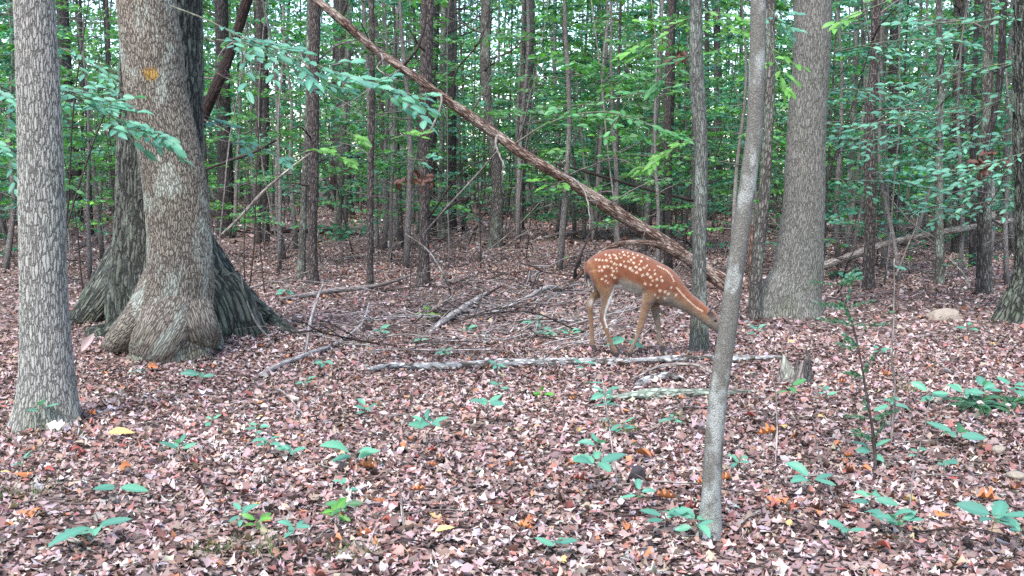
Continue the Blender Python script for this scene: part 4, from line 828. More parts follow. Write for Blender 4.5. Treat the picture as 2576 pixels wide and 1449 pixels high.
spray('leafy_branch', 'bright green leafy branch fanning out from the thin dark tree', [(1755, 40, 7.7), (1700, 60, 8), (1640, 95, 8.2), (1590, 120, 8.2)], (4, 2), 40, .085, 'lime', .25, .24)
spray('leafy_branch', 'green leafy branch hanging beside the thin dark tree', [(1755, 130, 7.7), (1720, 150, 8), (1680, 185, 8.2), (1650, 230, 8.2)], (4, 2), 36, .085, 'green', .3, .22)
spray('leafy_branch', 'lime leafy branch between the thin dark tree and the slim sapling', [(1770, 20, 8.6), (1800, 45, 8.4), (1835, 70, 8.4), (1880, 80, 8.4)], (4, 2), 40, .09, 'lime', .25, .24)
spray('leafy_branch', 'yellow green leafy branch against the stout oak', [(1935, 100, 8.8), (1950, 150, 8.6), (1965, 190, 8.5), (1972, 232, 8.5)], (3, 2), 26, .085, 'lime', .3, .2)
spray('leafy_branch', 'teal leafy branch tucked beside the slim sapling', [(1935, 20, 8.8), (1955, 45, 8.6), (1985, 80, 8.6)], (3, 2), 24, .085, 'teal', .3, .2)
spray('leafy_branch', 'large leaved lime branch hanging above the feathery fern', [(2300, -30, 6.2), (2240, 0, 6.2), (2170, 28, 6.2), (2100, 55, 6.2)], (4, 2), 14, .085, 'lime', .25, .16)
for i, (lab, pts) in enumerate((
    ('teal leaf tier highest on the far side of the stout oak', [(2100, 130, 10.4), (2200, 110, 10.2), (2300, 100, 10), (2420, 105, 10)]),
    ('wide teal leaf tier crossing the tall mottled trunk', [(2600, 150, 9.6), (2500, 165, 9.8), (2400, 185, 10), (2280, 215, 10)]),
    ('drooping teal leaf tier before the brown furrowed trunk', [(2420, 270, 10), (2330, 285, 10), (2240, 300, 10), (2150, 325, 10)]),
    ('teal leaf tier over the slim grey green trunk', [(2600, 230, 10), (2520, 250, 10), (2440, 290, 10), (2360, 320, 10)]),
    ('low teal leaf tier touching the stout oak', [(2370, 345, 10.8), (2280, 350, 10.6), (2180, 352, 10.4), (2085, 330, 10.2)]),
    ('teal leaf tier hanging under the dead leaf bunch', [(2600, 420, 10), (2540, 440, 10), (2470, 450, 10), (2400, 470, 10)]),
    ('thin teal leaf tier above the sloping log', [(2090, 450, 11), (2160, 455, 11), (2250, 458, 11), (2330, 470, 11)]),
    ('low teal leaf tier just above the sloping log', [(2600, 500, 11), (2500, 505, 11), (2420, 520, 11), (2340, 530, 11)]),
    ('teal leaf tier between the stout oak and the brown furrowed trunk', [(2070, 240, 10.4), (2120, 225, 10.4), (2200, 232, 10.4), (2270, 250, 10.4)]),
    ('sparse teal leaf tier below the dead leaf bunch', [(2600, 380, 9.5), (2540, 395, 9.5), (2450, 425, 9.5), (2370, 430, 9.5)]),
    ('topmost teal leaf tier over the tall mottled trunk', [(2620, 30, 9.8), (2520, 45, 9.8), (2420, 60, 9.8), (2310, 50, 9.8)]),
    ('teal leaf tier behind the pale ash and the leaning oak', [(150, 120, 8.2), (200, 140, 8.2), (250, 165, 8.2), (300, 180, 8.2)]),
    ('teal leaf tier leaning on the ridged grey brown trunk', [(2600, 330, 10.5), (2530, 340, 10.5), (2460, 365, 10.5), (2400, 390, 10.5)]))):
    spray('leafy_branch', lab, pts, (4, 2), 62, .085, 'teal', .25, .42, start=.05)

# bunches of dead hanging leaves
def dead_bunch(lab, px, py, Y, n, r, mat='rust'):
    p = P(px, py, Y); t = thing('dead_leaf_bunch', lab, 'leaves', p); mb = MB(); mb.tube(noise_path((0, 0, 0), (.05, 0, .55), 8, .06), np.linspace(.004, .003, 8), 5); obj('twig', mb.mesh('twig', M['twig_dark']), t)
    for k in range(n):
        d = rng.normal(0, 1, 3); d[2] = -abs(d[2]) - .2; add_leaf(t, LM[mat][rng.integers(5)], rng.normal(0, 1, 3) * r * np.array([1, .7, .55]), d, rng.normal(0, 1, 3), rng.uniform(.07, .12))
dead_bunch('brown bunch of dead leaves hanging among the teal leaf tiers', 2490, 400, 9.8, 30, .09, 'umber')
dead_bunch('brown dead leaf bunch hanging beside the straight brown tree', 1040, 448, 11.4, 26, .085, 'umber')
dead_bunch('small dead leaf bunch hanging near the thin dark tree', 1708, 135, 9, 9, .05, 'umber')
drop_o = obj('dead_leaf', LM['orange'][1], None, P(1874, 80, 8.4)); drop_o.scale = (.08,) * 3; drop_o.rotation_euler = (1.2, .3, .4); tag(drop_o, 'orange dead leaf caught beside the slim sapling', 'leaf')

# ================================================================== UNDERSTORY SAPLINGS
def sapling_meshes(H, col, nb, leaf, low=.18, lime=.15):
    """returns (stem mesh, crown mesh): flat tiers of small leaves on thin side branches"""
    mb = MB(); p = noise_path((0, 0, -.05), (rng.normal(0, .25), rng.normal(0, .25), H), 14, .05); rr = np.linspace(.02 + H * .004, .005, 14); mb.tube(p, rr, 7)
    c = []; ax = []
    for k in range(nb):
        f = low + (1 - low) * (k + rng.random()) / nb; i = min(12, int(f * 13)); a = k * 2.4 + rng.normal(0, .4); L = rng.uniform(.5, 1.25) * (1.25 - .7 * f)
        d = np.array([math.cos(a), math.sin(a), rng.uniform(-.1, .35)]); b = noise_path(p[i], p[i] + d * L, 8, .06); b[:, 2] -= .12 * L * np.linspace(0, 1, 8) ** 2
        mb.tube(b, np.linspace(.007, .002, 8), 4)
        for j in range(2, 8):
            for s in (-1, 1):
                sd = np.cross(d, [0, 0, 1.0]) * s; e = b[j] + (sd + d * .6) * L * .32 * rng.uniform(.5, 1.1) * (1.15 - j / 10); m = 5
                for q in range(1, m + 1):
                    x = b[j] + (e - b[j]) * q / m; c.append(x + rng.normal(0, .012, 3)); ax.append((sd + d) * .7 + np.cross(sd, [0, 0, 1.0]) * (1 if q % 2 else -1) * .8 + np.array([0, 0, rng.normal(-.2, .2)]))
    c, ax = np.array(c), np.array(ax); keep = rng.random(len(c)) < .88; c, ax = c[keep], ax[keep]; n = len(c)
    cl = jitter_col(col, n, .22, .1); lm = rng.random(n) < lime; cl[lm] = jitter_col(LIME, lm.sum(), .2)
    cr = bulk('crown', c, ax, np.tile([0, 0, 1.0], (n, 1)) + rng.normal(0, .5, (n, 3)), leaf * rng.uniform(.65, 1.2, n), cl, tmpl_fold(), M['leaf'])
    return mb.mesh('stem', M['twig_grey']), cr
SV = {'teal': [sapling_meshes(h, (.09, .265, .185), b, .095) for h, b in ((3.2, 15), (4.4, 20), (5.5, 24))],
      'green': [sapling_meshes(h, (.09, .25, .09), b, .10, lime=.3) for h, b in ((3.0, 13), (4.2, 18), (5.6, 22))],
      'dark': [sapling_meshes(h, (.06, .21, .12), b, .085, .12, .05) for h, b in ((2.6, 15), (3.8, 20), (5.0, 24))]}
SLAB = {'teal': 'blue green tiered sapling', 'green': 'bright green leafy sapling', 'dark': 'dense dark green sapling'}
SIZE = ('short', 'middling', 'tall')
def put_sapling(x, y, kind, v, s):
    t = thing('understory_sapling', SIZE[v] + ' ' + SLAB[kind] + ' near ' + near_lm(x, y), 'sapling', (x, y, float(hz(x, y))), kind + ' understory saplings'); a = rng.uniform(0, 6.28)
    st, cr = SV[kind][v]; t.rotation_euler = (0, 0, a); t.scale = (s, s, s); obj('stem', st, t); obj('crown', cr, t)
cnt = 0
while cnt < 280:
    y = math.sqrt(rng.uniform(13.5 ** 2, 40 ** 2)); u = rng.uniform(-.56, .56); x = u * y; px = 1288 + u * F_PX
    dens = .7 + .3 * (px > 1300) - .1 * (px < 900)
    if rng.random() > dens: continue
    if y < 17 and 1150 < px < 1500 and rng.random() < .5: continue
    kind = rng.choice(['teal', 'green', 'dark'], p=[.5, .2, .3] if px > 2050 else [.2, .45, .35])
    put_sapling(x, y, kind, rng.integers(3), rng.uniform(.8, 1.3) * (1 + .012 * (y - 13))); cnt += 1
for px, y, kind, v, s in ((2250, 12.5, 'teal', 1, .8), (2420, 13, 'teal', 2, .75), (2540, 12.2, 'dark', 1, .85), (2150, 13.6, 'teal', 0, .9), (1660, 13.2, 'green', 1, .8), (1850, 12.6, 'green', 2, .75), (220, 12.8, 'green', 1, .8), (60, 11.8, 'teal', 1, .85), (700, 14, 'green', 1, .8), (980, 15, 'green', 1, .8)):
    put_sapling((px - 1288) / F_PX * y, y, kind, v, s)

# ================================================================== TREES DEEPER IN THE WOOD
def trunk_variant(mat):
    p = noise_path((0, 0, -.1), (rng.normal(0, .35), rng.normal(0, .35), 13), 26, .018); r = np.linspace(1.15, .55, 26); r[0] = 1.6; r[1] = 1.2
    V, Q, T, tc = tube(p, r, 12, None, .05); ax = np.repeat(p, 12, 0); V[:-2] = ax + (V[:-2] - ax) * .1; tc[:, :2] *= .1
    return mesh_np('trunk', V, [Q, T], M[mat], True, {'tc': ('FLOAT_VECTOR', tc)}), p
def limb_variant():
    mb = MB(); p = noise_path((0, 0, 0), (1.2, 0, .35), 9, .09); mb.tube(p, np.linspace(.014, .004, 9), 5)
    for k in range(6):
        i = rng.integers(2, 8); d = np.array([.6, 0, .1]) + rng.normal(0, .4, 3); tp = noise_path(p[i], p[i] + d * rng.uniform(.3, .7), 6, .1); mb.tube(tp, np.linspace(.007, .002, 6), 4)
        for _ in range(2): mb.tube(noise_path(tp[3], tp[3] + (d + rng.normal(0, .4, 3)) * .3, 4, .1), np.linspace(.003, .0012, 4), 3)
    return mb.mesh('limb', M['twig_grey' if rng.random() < .5 else 'twig_dark'])
def crown_variant(n=200):
    cl = rng.normal(0, 1, (22, 3)) * [1.3, 1.3, 1.4]; c = cl[rng.integers(22, size=n)] + rng.normal(0, .38, (n, 3)) * [1, 1, .55]
    return bulk('crown', c, rng.normal(0, 1, (n, 3)) * [1, 1, .4], np.tile([0, 0, 1.0], (n, 1)) + rng.normal(0, .5, (n, 3)), rng.uniform(.09, .16, n), jitter_col((.05, .125, .045), n, .25), tmpl_fold(), M['leaf'])
TV = [trunk_variant(m) for m in ('bark_mid_brown', 'bark_mid_dark', 'bark_mid_grey', 'bark_mid_brown', 'bark_mid_dark', 'bark_lichen')]
LV = [limb_variant() for _ in range(5)]; CV = [crown_variant() for _ in range(4)]
TG = ['brown', 'dark', 'grey', 'brown', 'dark', 'lichened']
cnt = 0; tries = 0
while cnt < 210 and tries < 4000:
    tries += 1
    y = math.sqrt(rng.uniform(13.0 ** 2, 52 ** 2)); x = rng.uniform(-.54, .54) * y; px = 1288 + x / y * F_PX
    r = rng.choice([rng.uniform(.014, .03), rng.uniform(.03, .06)], p=[.7, .3]) * (1 + .012 * (y - 13))
    if y < 18 and r > .06: r *= .55
    if any((x - a) ** 2 + (y - b) ** 2 < (c + r + .45) ** 2 for a, b, c in TREES): continue
    TREES.append((x, y, r)); v = rng.integers(6); s = rng.uniform(.8, 1.15)
    t = thing('deep_wood_tree', ('pole thin ' if r < .03 else 'stouter ' if r > .05 else 'slim ') + TG[v] + ' trunk deep in the wood near ' + near_lm(x, y), 'tree', (x, y, float(hz(x, y))), TG[v] + ' trunks deep in the wood')
    k = r / .1; o = obj('trunk', TV[v][0], t); o.scale = (k, k, s); o.rotation_euler = (rng.normal(0, .03), rng.normal(0, .03), rng.uniform(0, 6.28))
    o.rotation_euler.z = 0
    for _ in range(rng.integers(1, 4)):
        z = rng.uniform(1.2, 6.5); i = int(np.clip(z / (13 * s) * 25, 1, 24)); q = TV[v][1][i]
        l = obj('limb', LV[rng.integers(5)], t, (q[0] * k, q[1] * k, z)); a = rng.uniform(.6, 1.3); l.scale = (a, a, a); l.rotation_euler = (0, rng.uniform(-.5, .3), rng.uniform(0, 6.28))
    q = TV[v][1][22]; cr = obj('crown', CV[rng.integers(4)], t, (q[0] * k, q[1] * k, 22 / 25 * 13 * s - .5)); cr.rotation_euler = (0, 0, rng.uniform(0, 6.28)); cs = rng.uniform(.9, 1.3); cr.scale = (cs, cs, cs)
    cnt += 1

# bare thin saplings and dead stems that fill the gaps between the trunks
for k in range(130):
    y = math.sqrt(rng.uniform(9.5 ** 2, 26 ** 2)); u = rng.uniform(-.5, .5); px = 1288 + u * F_PX
    if y < 12.5 and 1380 < px < 1900: y += 4
    x = u * y
    if any((x - a) ** 2 + (y - b) ** 2 < (c + .05) ** 2 for a, b, c in TREES): continue
    g0 = np.array([x, y, float(hz(x, y))]); H = rng.uniform(1.0, 5.5); dk = rng.random() < .5
    t = thing('bare_sapling', ('dark' if dk else 'grey') + (' knee high bare stem' if H < 1.8 else ' tall bare sapling stem' if H > 3.6 else ' bare sapling stem') + ' near ' + near_lm(x, y), 'sapling', g0, 'bare saplings')
    mb = MB(); p = noise_path((0, 0, -.03), (rng.normal(0, .11) * H, rng.normal(0, .08) * H, H), 16, .025); r = rng.uniform(.003, .008) + H * .0011; rr = np.linspace(r, r * .35, 16); mb.tube(p, rr, 6)
    for _ in range(rng.integers(3, 9)):
        i = rng.integers(3, 15); a = rng.uniform(0, 6.28); L = rng.uniform(.25, 1.1); d = np.array([math.cos(a), math.sin(a), rng.uniform(-.1, .9)]) * L
        tp = noise_path(p[i], p[i] + d, 8, .1); mb.tube(tp, np.linspace(rr[i] * .5, .0015, 8), 4)
        for _ in range(3):
            j = rng.integers(2, 7); mb.tube(noise_path(tp[j], tp[j] + (d + rng.normal(0, .5 * L, 3)) * .4, 5, .1), np.linspace(rr[i] * .25, .0012, 5), 3)
    obj('stem', mb.mesh('stem', M['twig_dark' if dk else 'twig_grey']), t)

# the far wood, one mass of leaves
def far_wood():
    n = 170000; y = rng.uniform(36, 85, n); ncl = 4600
    cy_ = rng.uniform(36, 85, ncl); cx = rng.uniform(-.62, .62, ncl) * cy_; cz = np.abs(rng.normal(0, 1, ncl)) * 4.8 + .6
    cz = np.where(rng.random(ncl) < .6, rng.uniform(.4, 17, ncl), cz)
    i = rng.integers(ncl, size=n); c = np.stack([cx[i], cy_[i], cz[i]], -1) + rng.normal(0, 1, (n, 3)) * np.array([.95, .95, .45]); c[:, 2] = np.maximum(c[:, 2], .15 + rng.random(n) * .3)
    ccol = np.where(rng.random((ncl, 1)) < .5, np.array([[.105, .255, .17]]), np.array([[.125, .265, .11]])) * rng.uniform(.6, 1.35, (ncl, 1))
    o = obj('far_wood', bulk('far_wood', c, rng.normal(0, 1, (n, 3)) * [1, 1, .4], np.tile([0, -.3, 1.0], (n, 1)) + rng.normal(0, .5, (n, 3)), rng.uniform(.18, .38, n), jitter_col(ccol[i], n, .2), tmpl_fold(), M['far_leaf']))
    tag(o, 'unbroken mass of green undergrowth and leaves closing off the far wood', 'foliage', None, 'stuff')
far_wood()

# ================================================================== FAWN
def build_fawn():
    K = .000654                        # metres per traced unit
    Z0 = 1306.0
    def X(zx): return (zx - 760) * K
    def Zc(zy): return (Z0 - zy) * K
    b = G(1408.7 + 760 * .2407, 899.5)
    b[2] = float(hz(b[0], b[1])) + .016
    t = thing('fawn', 'white spotted reddish fawn lowering its head to graze behind the sapling', 'fawn', b)
    VV = []; FF = []; off = 0
    def loft(rings, seg=28, pw=2.0):
        """rings: (cx, cy, cz, ax(2d perp in xz: half height), half width, tilt angle of the ring plane from vertical)"""
        nonlocal off
        P_ = []; th = np.linspace(0, 2 * math.pi, seg, endpoint=False)
        for (cx, cy, cz, hh, hw, ang) in rings:
            ux, uz = math.sin(ang), math.cos(ang)
            c_, s_ = np.cos(th), np.sin(th); e = 2 / pw
            cs = np.sign(c_) * np.abs(c_) ** e; sn = np.sign(s_) * np.abs(s_) ** e
            P_.append(np.stack([cx + ux * hh * cs, cy + hw * sn, cz + uz * hh * cs], -1))
        P_ = np.array(P_); n = len(P_); V = np.vstack([P_.reshape(-1, 3), P_[0].mean(0), P_[-1].mean(0)]); f = []
        for i in range(n - 1):
            for j in range(seg): a = i * seg + j; a2 = i * seg + (j + 1) % seg; f.append([a, a2, a2 + seg, a + seg])
        tr = []
        for j in range(seg): tr.append([n * seg, (j + 1) % seg, j]); tr.append([n * seg + 1, (n - 1) * seg + j, (n - 1) * seg + (j + 1) % seg])
        VV.append(V); FF.append((np.array(f) + off, np.array(tr) + off)); off += len(V)
    def smooth_rings(R_, n): return [tuple(r) for r in spline(np.array(R_, float), n)]
    # torso: (zx, top, bottom, half width)
    tor = [(262, 318, 380, .022), (285, 288, 450, .05), (330, 248, 520, .078), (400, 210, 580, .096), (480, 184, 602, .104), (560, 176, 600, .104), (640, 182, 604, .100), (720, 198, 630, .104), (800, 220, 655, .109), (880, 250, 690, .110), (960, 290, 735, .104), (1040, 332, 765, .094), (1110, 366, 785, .080), (1160, 400, 780, .062)]
    loft(smooth_rings([(X(x), 0, Zc((a + c) / 2), (c - a) / 2 * K, w, .06) for x, a, c, w in tor], 34), 32, 2.15)
    # neck and head along their own axis
    nk = [(1060, 545, 185, .082), (1130, 600, 172, .070), (1200, 652, 142, .058), (1280, 712, 113, .050), (1360, 768, 95, .044), (1440, 822, 84, .041), (1510, 868, 84, .043)]
    loft(smooth_rings([(X(x), 0, Zc(z), h * K, w, .62) for x, z, h, w in nk], 24), 26)
    hd = [(1490, 850, 66, .034, .7), (1530, 878, 84, .047, .72), (1580, 925, 86, .050, .78), (1625, 972, 74, .046, .82), (1665, 1018, 58, .034, .84), (1705, 1062, 46, .027, .84), (1735, 1094, 40, .025, .84), (1757, 1117, 26, .017, .84)]
    loft(smooth_rings([(X(x), 0, Zc(z), h * K, w, a) for x, z, h, w, a in hd], 22), 24)
    # legs: (zx, zy, half depth in units, half width m)
    def leg(rows, y, dz=0.0, n=36, tw=0.0):
        R_ = []
        for k, (x, z, h, w) in enumerate(rows):
            R_.append((X(x), y + tw * k / len(rows), Zc(z) + dz, h * K, w, 0.0))
        R_ = np.array(R_)
        # ring plane perpendicular to the local axis
        d = np.gradient(R_[:, [0, 2]], axis=0); R_[:, 5] = np.arctan2(d[:, 1], -d[:, 0]) * 0 + np.arctan2(d[:, 1], d[:, 0]) * -1
        R_[:, 5] = np.unwrap(R_[:, 5]); loft(smooth_rings(R_, n), 16)
    leg([(400, 380, 120, .050), (425, 470, 118, .052), (455, 560, 98, .046), (470, 640, 74, .036), (468, 720, 52, .026), (448, 800, 38, .019), (430, 870, 34, .017), (440, 930, 30, .0145), (470, 1020, 25, .0125), (505, 1110, 22, .0115), (535, 1190, 21, .0115), (560, 1240, 25, .013), (578, 1272, 22, .013)], -.058, tw=.004)
    leg([(380, 400, 110, .048), (400, 500, 100, .046), (408, 580, 78, .036), (380, 650, 56, .027), (340, 705, 42, .020), (312, 760, 38, .0175), (312, 830, 30, .0145), (320, 930, 26, .0125), (328, 1040, 24, .0118), (332, 1130, 24, .0122), (338, 1190, 26, .0130), (350, 1222, 23, .013)], .055, tw=-.004)
    leg([(960, 520, 120, .045), (940, 610, 105, .043), (912, 690, 78, .036), (890, 760, 58, .027), (868, 830, 46, .021), (845, 910, 39, .018), (826, 985, 36, .0165), (808, 1050, 26, .0125), (780, 1130, 22, .0112), (748, 1200, 24, .0125), (728, 1245, 26, .0135), (718, 1274, 22, .013)], -.055)
    leg([(1000, 600, 90, .042), (1000, 700, 66, .033), (1000, 780, 52, .026), (1005, 850, 44, .021), (1018, 920, 38, .018), (1030, 975, 34, .0165), (1040, 1040, 25, .0125), (1048, 1110, 23, .0115), (1054, 1165, 25, .0125), (1066, 1205, 25, .013), (1076, 1228, 22, .013)], .052)
    # tail
    leg([(275, 320, 34, .020), (262, 380, 24, .022), (262, 440, 22, .024), (272, 500, 18, .020), (288, 555, 12, .012), (298, 590, 6, .005)], 0)
    # ears: leaf shaped cups
    def ear(base, tip, w, up):
        nonlocal off
        base, tip, up = map(lambda v: np.array(v, float), (base, tip, up)); d = tip - base; L = np.linalg.norm(d); d /= L; up = up - d * up.dot(d); up /= np.linalg.norm(up); s = np.cross(d, up)
        n = 16; seg = 14; th = np.linspace(0, 2 * math.pi, seg, endpoint=False); P_ = []
        for i in range(n):
            f = i / (n - 1); hw = w * (math.sin(math.pi * (f * .82 + .16)) ** .9) * (1 - .25 * f) + .002; thk = .0075 * (1 - .5 * f)
            a = np.cos(th) * hw; P_.append(base + d * L * f + a[:, None] * s + (np.sin(th) * thk + (a / w) ** 2 * w * .35)[:, None] * up)
        P_ = np.array(P_); V = np.vstack([P_.reshape(-1, 3), P_[0].mean(0), P_[-1].mean(0)]); f = []; tr = []
        for i in range(n - 1):
            for j in range(seg): a = i * seg + j; a2 = i * seg + (j + 1) % seg; f.append([a, a2, a2 + seg, a + seg])
        for j in range(seg): tr.append([n * seg, (j + 1) % seg, j]); tr.append([n * seg + 1, (n - 1) * seg + j, (n - 1) * seg + (j + 1) % seg])
        VV.append(V); FF.append((np.array(f) + off, np.array(tr) + off)); off += len(V)
    ear((X(1530), .022, Zc(805)), (X(1400), .055, Zc(676)), .030, (.3, -.2, 1))
    ear((X(1530), -.036, Zc(850)), (X(1592), -.105, Zc(728)), .026, (.8, -.3, -.1))
    q = np.vstack([a for a, _ in FF]); tr = np.vstack([a for _, a in FF])
    raw = mesh_np('raw', np.vstack(VV), [q, tr]); tmp = bpy.data.objects.new('raw', raw); C.objects.link(tmp)
    rm = tmp.modifiers.new('r', 'REMESH'); rm.mode = 'VOXEL'; rm.voxel_size = .0048
    sm = tmp.modifiers.new('s', 'SMOOTH'); sm.factor = .5; sm.iterations = 7
    me = bpy.data.meshes.new_from_object(tmp.evaluated_get(bpy.context.evaluated_depsgraph_get())); bpy.data.objects.remove(tmp); bpy.data.meshes.remove(raw)
    me.name = 'body'; n = len(me.vertices); V = np.empty(n * 3, np.float32); me.vertices.foreach_get('co', V); V = V.reshape(-1, 3).astype(float)
    me.polygons.foreach_set('use_smooth', np.ones(len(me.polygons), bool))
    zx = V[:, 0] / K + 760; zy = Z0 - V[:, 2] / K; yy = V[:, 1]
    # ---- pelage
    def sst(a, b_, x): u = np.clip((x - a) / (b_ - a), 0, 1); return u * u * (3 - 2 * u)
    rust = np.array([.165, .05, .018]); tan = np.array([.185, .105, .056]); white = np.array([.50, .46, .41]); dark = np.array([.028, .02, .018]); greyb = np.array([.165, .135, .105])
    nz = .5 + .5 * np.sin(zx * .05 + zy * .031 + 3 * np.sin(zy * .02)) * np.sin(zx * .023 - zy * .047)
    col = np.repeat(rust[None], n, 0)
    def lay(c, w):
        nonlocal col; w = np.clip(w, 0, 1)[:, None]; col = col * (1 - w) + np.asarray(c)[None] * w
    # lower flanks and legs tan
    flank = np.interp(zx, [260, 400, 560, 640, 800, 950, 1100, 1200, 1350, 1500, 1600], [500, 560, 540, 440, 540, 620, 680, 690, 790, 850, 900])
    lay(tan, sst(-40, 60, zy - flank) * (zx < 1640))
    lay(tan * .95, sst(640, 720, zy) * (zx < 1150))
    belly = np.interp(zx, [250, 560, 600, 640, 760, 900, 1000, 1200], [900, 700, 545, 545, 585, 650, 760, 2000])
    lay(greyb * 1.55, sst(-60, 10, zy - belly + 30) * (zx > 560) * sst(880, 800, zx) * (zy < 720))
    lay(white * .85, sst(0, 40, zy - belly) * (zx > 560) * sst(835, 770, zx) * (zy < 720))
    # white inner thigh / front edge of the near hind leg
    lay(white * 1.25, sst(-6, 14, zx - np.interp(zy, [540, 620, 700, 800, 900, 1000], [552, 520, 482, 452, 438, 466])) * (zy > 545) * (zy < 1000) * (zx < 625) * (yy < .03))
    lay(white * .9, np.exp(-(((zx - 326) / 24) ** 2 + ((zy - 752) / 36) ** 2)) * 1.3 * (yy > .02))
    lay(dark * 2.2, np.exp(-((zx - np.interp(zy, [700, 800, 900, 960], [428, 412, 402, 418])) / 14) ** 2) * (zy > 690) * (zy < 960) * (yy < 0) * .8)
    # rump: pale edge and tail
    lay(np.array([.21, .10, .036]), np.exp(-((zx - np.interp(zy, [300, 350, 450, 600], [285, 315, 345, 420])) / 24) ** 2) * (zy > 290) * (zy < 640) * .8)
    lay(dark * .8, (zx < 300) * sst(400, 460, zy) * (zy < 610) * (np.abs(yy) < .032))
    lay(white, (zx > 276) * (zx < 345) * sst(470, 520, zy) * (zy < 640) * (np.abs(yy) < .045))
    # neck underside grey tan, throat
    ax_n = (zx - 1060) * .82 + (zy - 545) * .57; off_n = -(zx - 1060) * .57 + (zy - 545) * .82
    neck = sst(40, 130, ax_n)
    lay(tan, neck * sst(-20, 40, off_n)); lay(greyb, neck * sst(35, 80, off_n) * .8)
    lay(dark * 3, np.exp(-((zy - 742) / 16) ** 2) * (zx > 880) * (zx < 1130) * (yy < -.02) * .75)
    hdm = sst(1520, 1580, zx + (zy - 850) * .3); lay(greyb * .95, hdm * .75); lay(rust * 1.2, hdm * np.exp(-((off_n + 70) / 40) ** 2) * .7)
    # ears dark outside
    earm = ((zx > 1395) & (zx < 1545) & (zy < 800) & (off_n < -92)) | ((yy < -.055) & (zx > 1500)) | ((yy > .045) & (zx > 1380)); lay(np.array([.045, .04, .044]), earm * .95)
    # feet a little darker above the hooves
    lay(np.array([.15, .095, .06]), sst(1100, 1240, zy) * .6)
    # ---- white spots and stripes
    sp = [(355, 283, 13), (390, 285, 13), (425, 290, 12), (460, 288, 13), (510, 300, 11), (455, 232, 12), (495, 240, 12), (540, 232, 11), (505, 264, 11), (565, 268, 14), (558, 242, 10), (540, 322, 14), (567, 332, 11), (605, 333, 16), (655, 352, 16), (690, 300, 12), (715, 284, 13), (742, 315, 14), (766, 356, 15), (708, 370, 18), (730, 394, 16), (770, 413, 16), (808, 379, 18), (878, 345, 13), (820, 298, 12), (850, 362, 12),
          (388, 355, 14), (440, 355, 14), (475, 350, 14), (515, 366, 12), (565, 372, 11), (413, 394, 14), (385, 397, 11), (532, 398, 15), (570, 402, 11), (452, 450, 13), (518, 440, 15), (548, 468, 15), (415, 480, 15), (455, 500, 12), (478, 520, 11), (835, 440, 17), (885, 430, 17), (915, 460, 17), (860, 530, 15), (965, 430, 13), (985, 485, 15), (1040, 500, 17), (1030, 460, 13), (985, 548, 13), (1020, 605, 18), (1075, 618, 18), (1113, 640, 17), (1195, 655, 17), (1000, 682, 15), (970, 650, 13), (1072, 688, 16), (1140, 575, 13), (920, 540, 12), (940, 500, 10), (960, 390, 10), (650, 235, 11), (690, 250, 11), (610, 260, 11), (750, 262, 11), (640, 300, 10), (800, 330, 10), (905, 385, 10), (600, 225, 9), (640, 206, 9), (690, 214, 9), (740, 226, 9), (790, 240, 9), (840, 258, 9), (890, 276, 9)]
    def stripe(pl, step, r):
        pl = np.array(pl, float); d = np.concatenate([[0], np.cumsum(np.linalg.norm(np.diff(pl, axis=0), axis=1))])
        return [(np.interp(s, d, pl[:, 0]), np.interp(s, d, pl[:, 1]), r) for s in np.arange(0, d[-1], step)]
    sp += stripe([(1000, 350), (1090, 395), (1140, 445), (1172, 515)], 15, 8) + stripe([(1200, 580), (1300, 690), (1400, 780), (1480, 830)], 11, 8)
    g = np.random.default_rng(4); w = np.zeros(n); wob = 3 * np.sin(zx * .21 + zy * .17) + 2 * np.sin(zx * .37 - zy * .29)
    for x, y, r in sp:
        d = np.sqrt(((zx - x) / 1.12) ** 2 + (zy - y) ** 2) + wob; w = np.maximum(w, 1 - sst(r * .6, r * 1.08, d))
    out = np.abs(yy) > .02
    lay(np.array([.50, .38, .28]), w * out * .92)
    # hoof ends
    a = me.attributes.new('col', 'FLOAT_COLOR', 'POINT'); a.data.foreach_set('color', np.hstack([np.clip(col * (.86 + .26 * nz[:, None]), .01, .9), np.ones((n, 1))]).astype(np.float32).ravel())
    m, nt, o_ = newmat('fawn_coat'); nn = N(nt); co = nn.new('ShaderNodeTexCoord').outputs['Object']
    hair = nn.noise(nn.vmath('MULTIPLY', co, (1, 1, 1.6)), 160, 4, .7); big = nn.noise(co, 22, 3, .6)
    cc = nn.mix(1.0, nn.attr('col', 'Color'), nn.ramp(hair, [(.3, g3(.62)), (.7, g3(1.35))]), 'MULTIPLY'); cc = nn.mix(1.0, cc, nn.ramp(big, [(.3, g3(.84)), (.7, g3(1.16))]), 'MULTIPLY')
    bs = nn.new('ShaderNodeBsdfPrincipled'); nn.link(cc, bs.inputs['Base Color']); bs.inputs['Roughness'].default_value = .75; bs.inputs['Specular IOR Level'].default_value = .2; bs.inputs['Sheen Weight'].default_value = .25
    bp = nn.new('ShaderNodeBump'); nn.link(hair, bp.inputs['Height']); bp.inputs['Distance'].default_value = .006; nn.link(bp.outputs[0], bs.inputs['Normal']); nn.link(bs.outputs[0], o_.inputs['Surface'])
    me.materials.clear(); me.materials.append(m); body = obj('body', me, t)
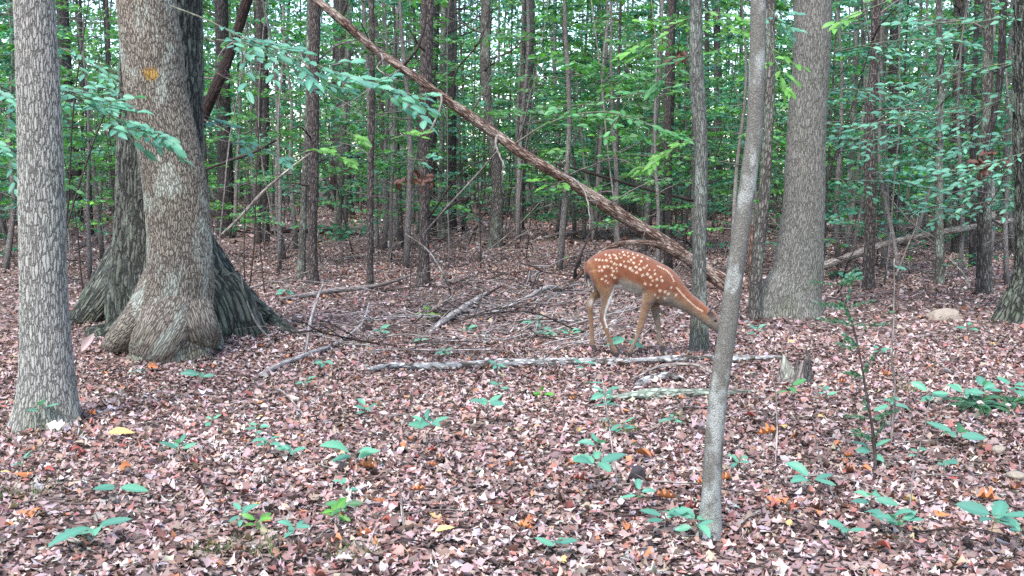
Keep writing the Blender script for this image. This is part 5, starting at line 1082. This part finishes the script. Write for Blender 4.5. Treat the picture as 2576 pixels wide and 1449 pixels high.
    def plain(name, c, r=.5):
        m, nt, o_ = newmat(name); b_ = nt.nodes.new('ShaderNodeBsdfPrincipled'); b_.inputs['Base Color'].default_value = c4(c); b_.inputs['Roughness'].default_value = r; nt.links.new(b_.outputs[0], o_.inputs[0]); return m
    hm = plain('hoof_horn', (.035, .028, .026), .45); em = plain('eye_dark', (.012, .008, .006), .08); nm = plain('nose_leather', (.02, .018, .02), .35)
    def ell(name, c, r, mat, seg=14):
        v = np.linspace(-math.pi / 2, math.pi / 2, 9); u = np.linspace(0, 6.2832, seg, endpoint=False)
        VV_ = np.stack([np.cos(v)[:, None] * np.cos(u)[None] * r[0], np.cos(v)[:, None] * np.sin(u)[None] * r[1], np.repeat(np.sin(v)[:, None], seg, 1) * r[2]], -1).reshape(-1, 3) + c
        i = np.arange(8)[:, None] * seg; j = np.arange(seg)[None]; return obj(name, mesh_np(name, VV_, np.stack([i + j, i + (j + 1) % seg, i + seg + (j + 1) % seg, i + seg + j], -1).reshape(-1, 4), mat), body)
    for hx, hy, hz_ in ((585, -.054, 1278), (357, .051, 1228), (720, -.055, 1280), (1084, .052, 1232)):
        for s in (-1, 1):      # two toes: a wedge each
            cx, cy_, cz = X(hx), hy + s * .0065, Zc(hz_); L = .034; h0 = .026
            V8 = np.array([[cx - .012, cy_ - .0055, cz - .022], [cx + L * .75, cy_ - .004, cz - .022], [cx + L * .75, cy_ + .004, cz - .022], [cx - .012, cy_ + .0055, cz - .022], [cx - .012, cy_ - .0055, cz + h0 * .5], [cx + .010, cy_ - .005, cz + h0 * .5], [cx + .010, cy_ + .005, cz + h0 * .5], [cx - .012, cy_ + .0055, cz + h0 * .5]])
            obj('hoof', mesh_np('hoof', V8, np.array([[0, 3, 2, 1], [4, 5, 6, 7], [0, 1, 5, 4], [1, 2, 6, 5], [2, 3, 7, 6], [3, 0, 4, 7]]), hm, False), body)
    for s in (-1, 1): ell('eye', np.array([X(1612), s * .0445, Zc(925)]), (.013, .008, .012), em)
    ell('nose', np.array([X(1757), 0, Zc(1112)]), (.014, .016, .013), nm)
    t.rotation_euler = (0, 0, 0)
build_fawn()
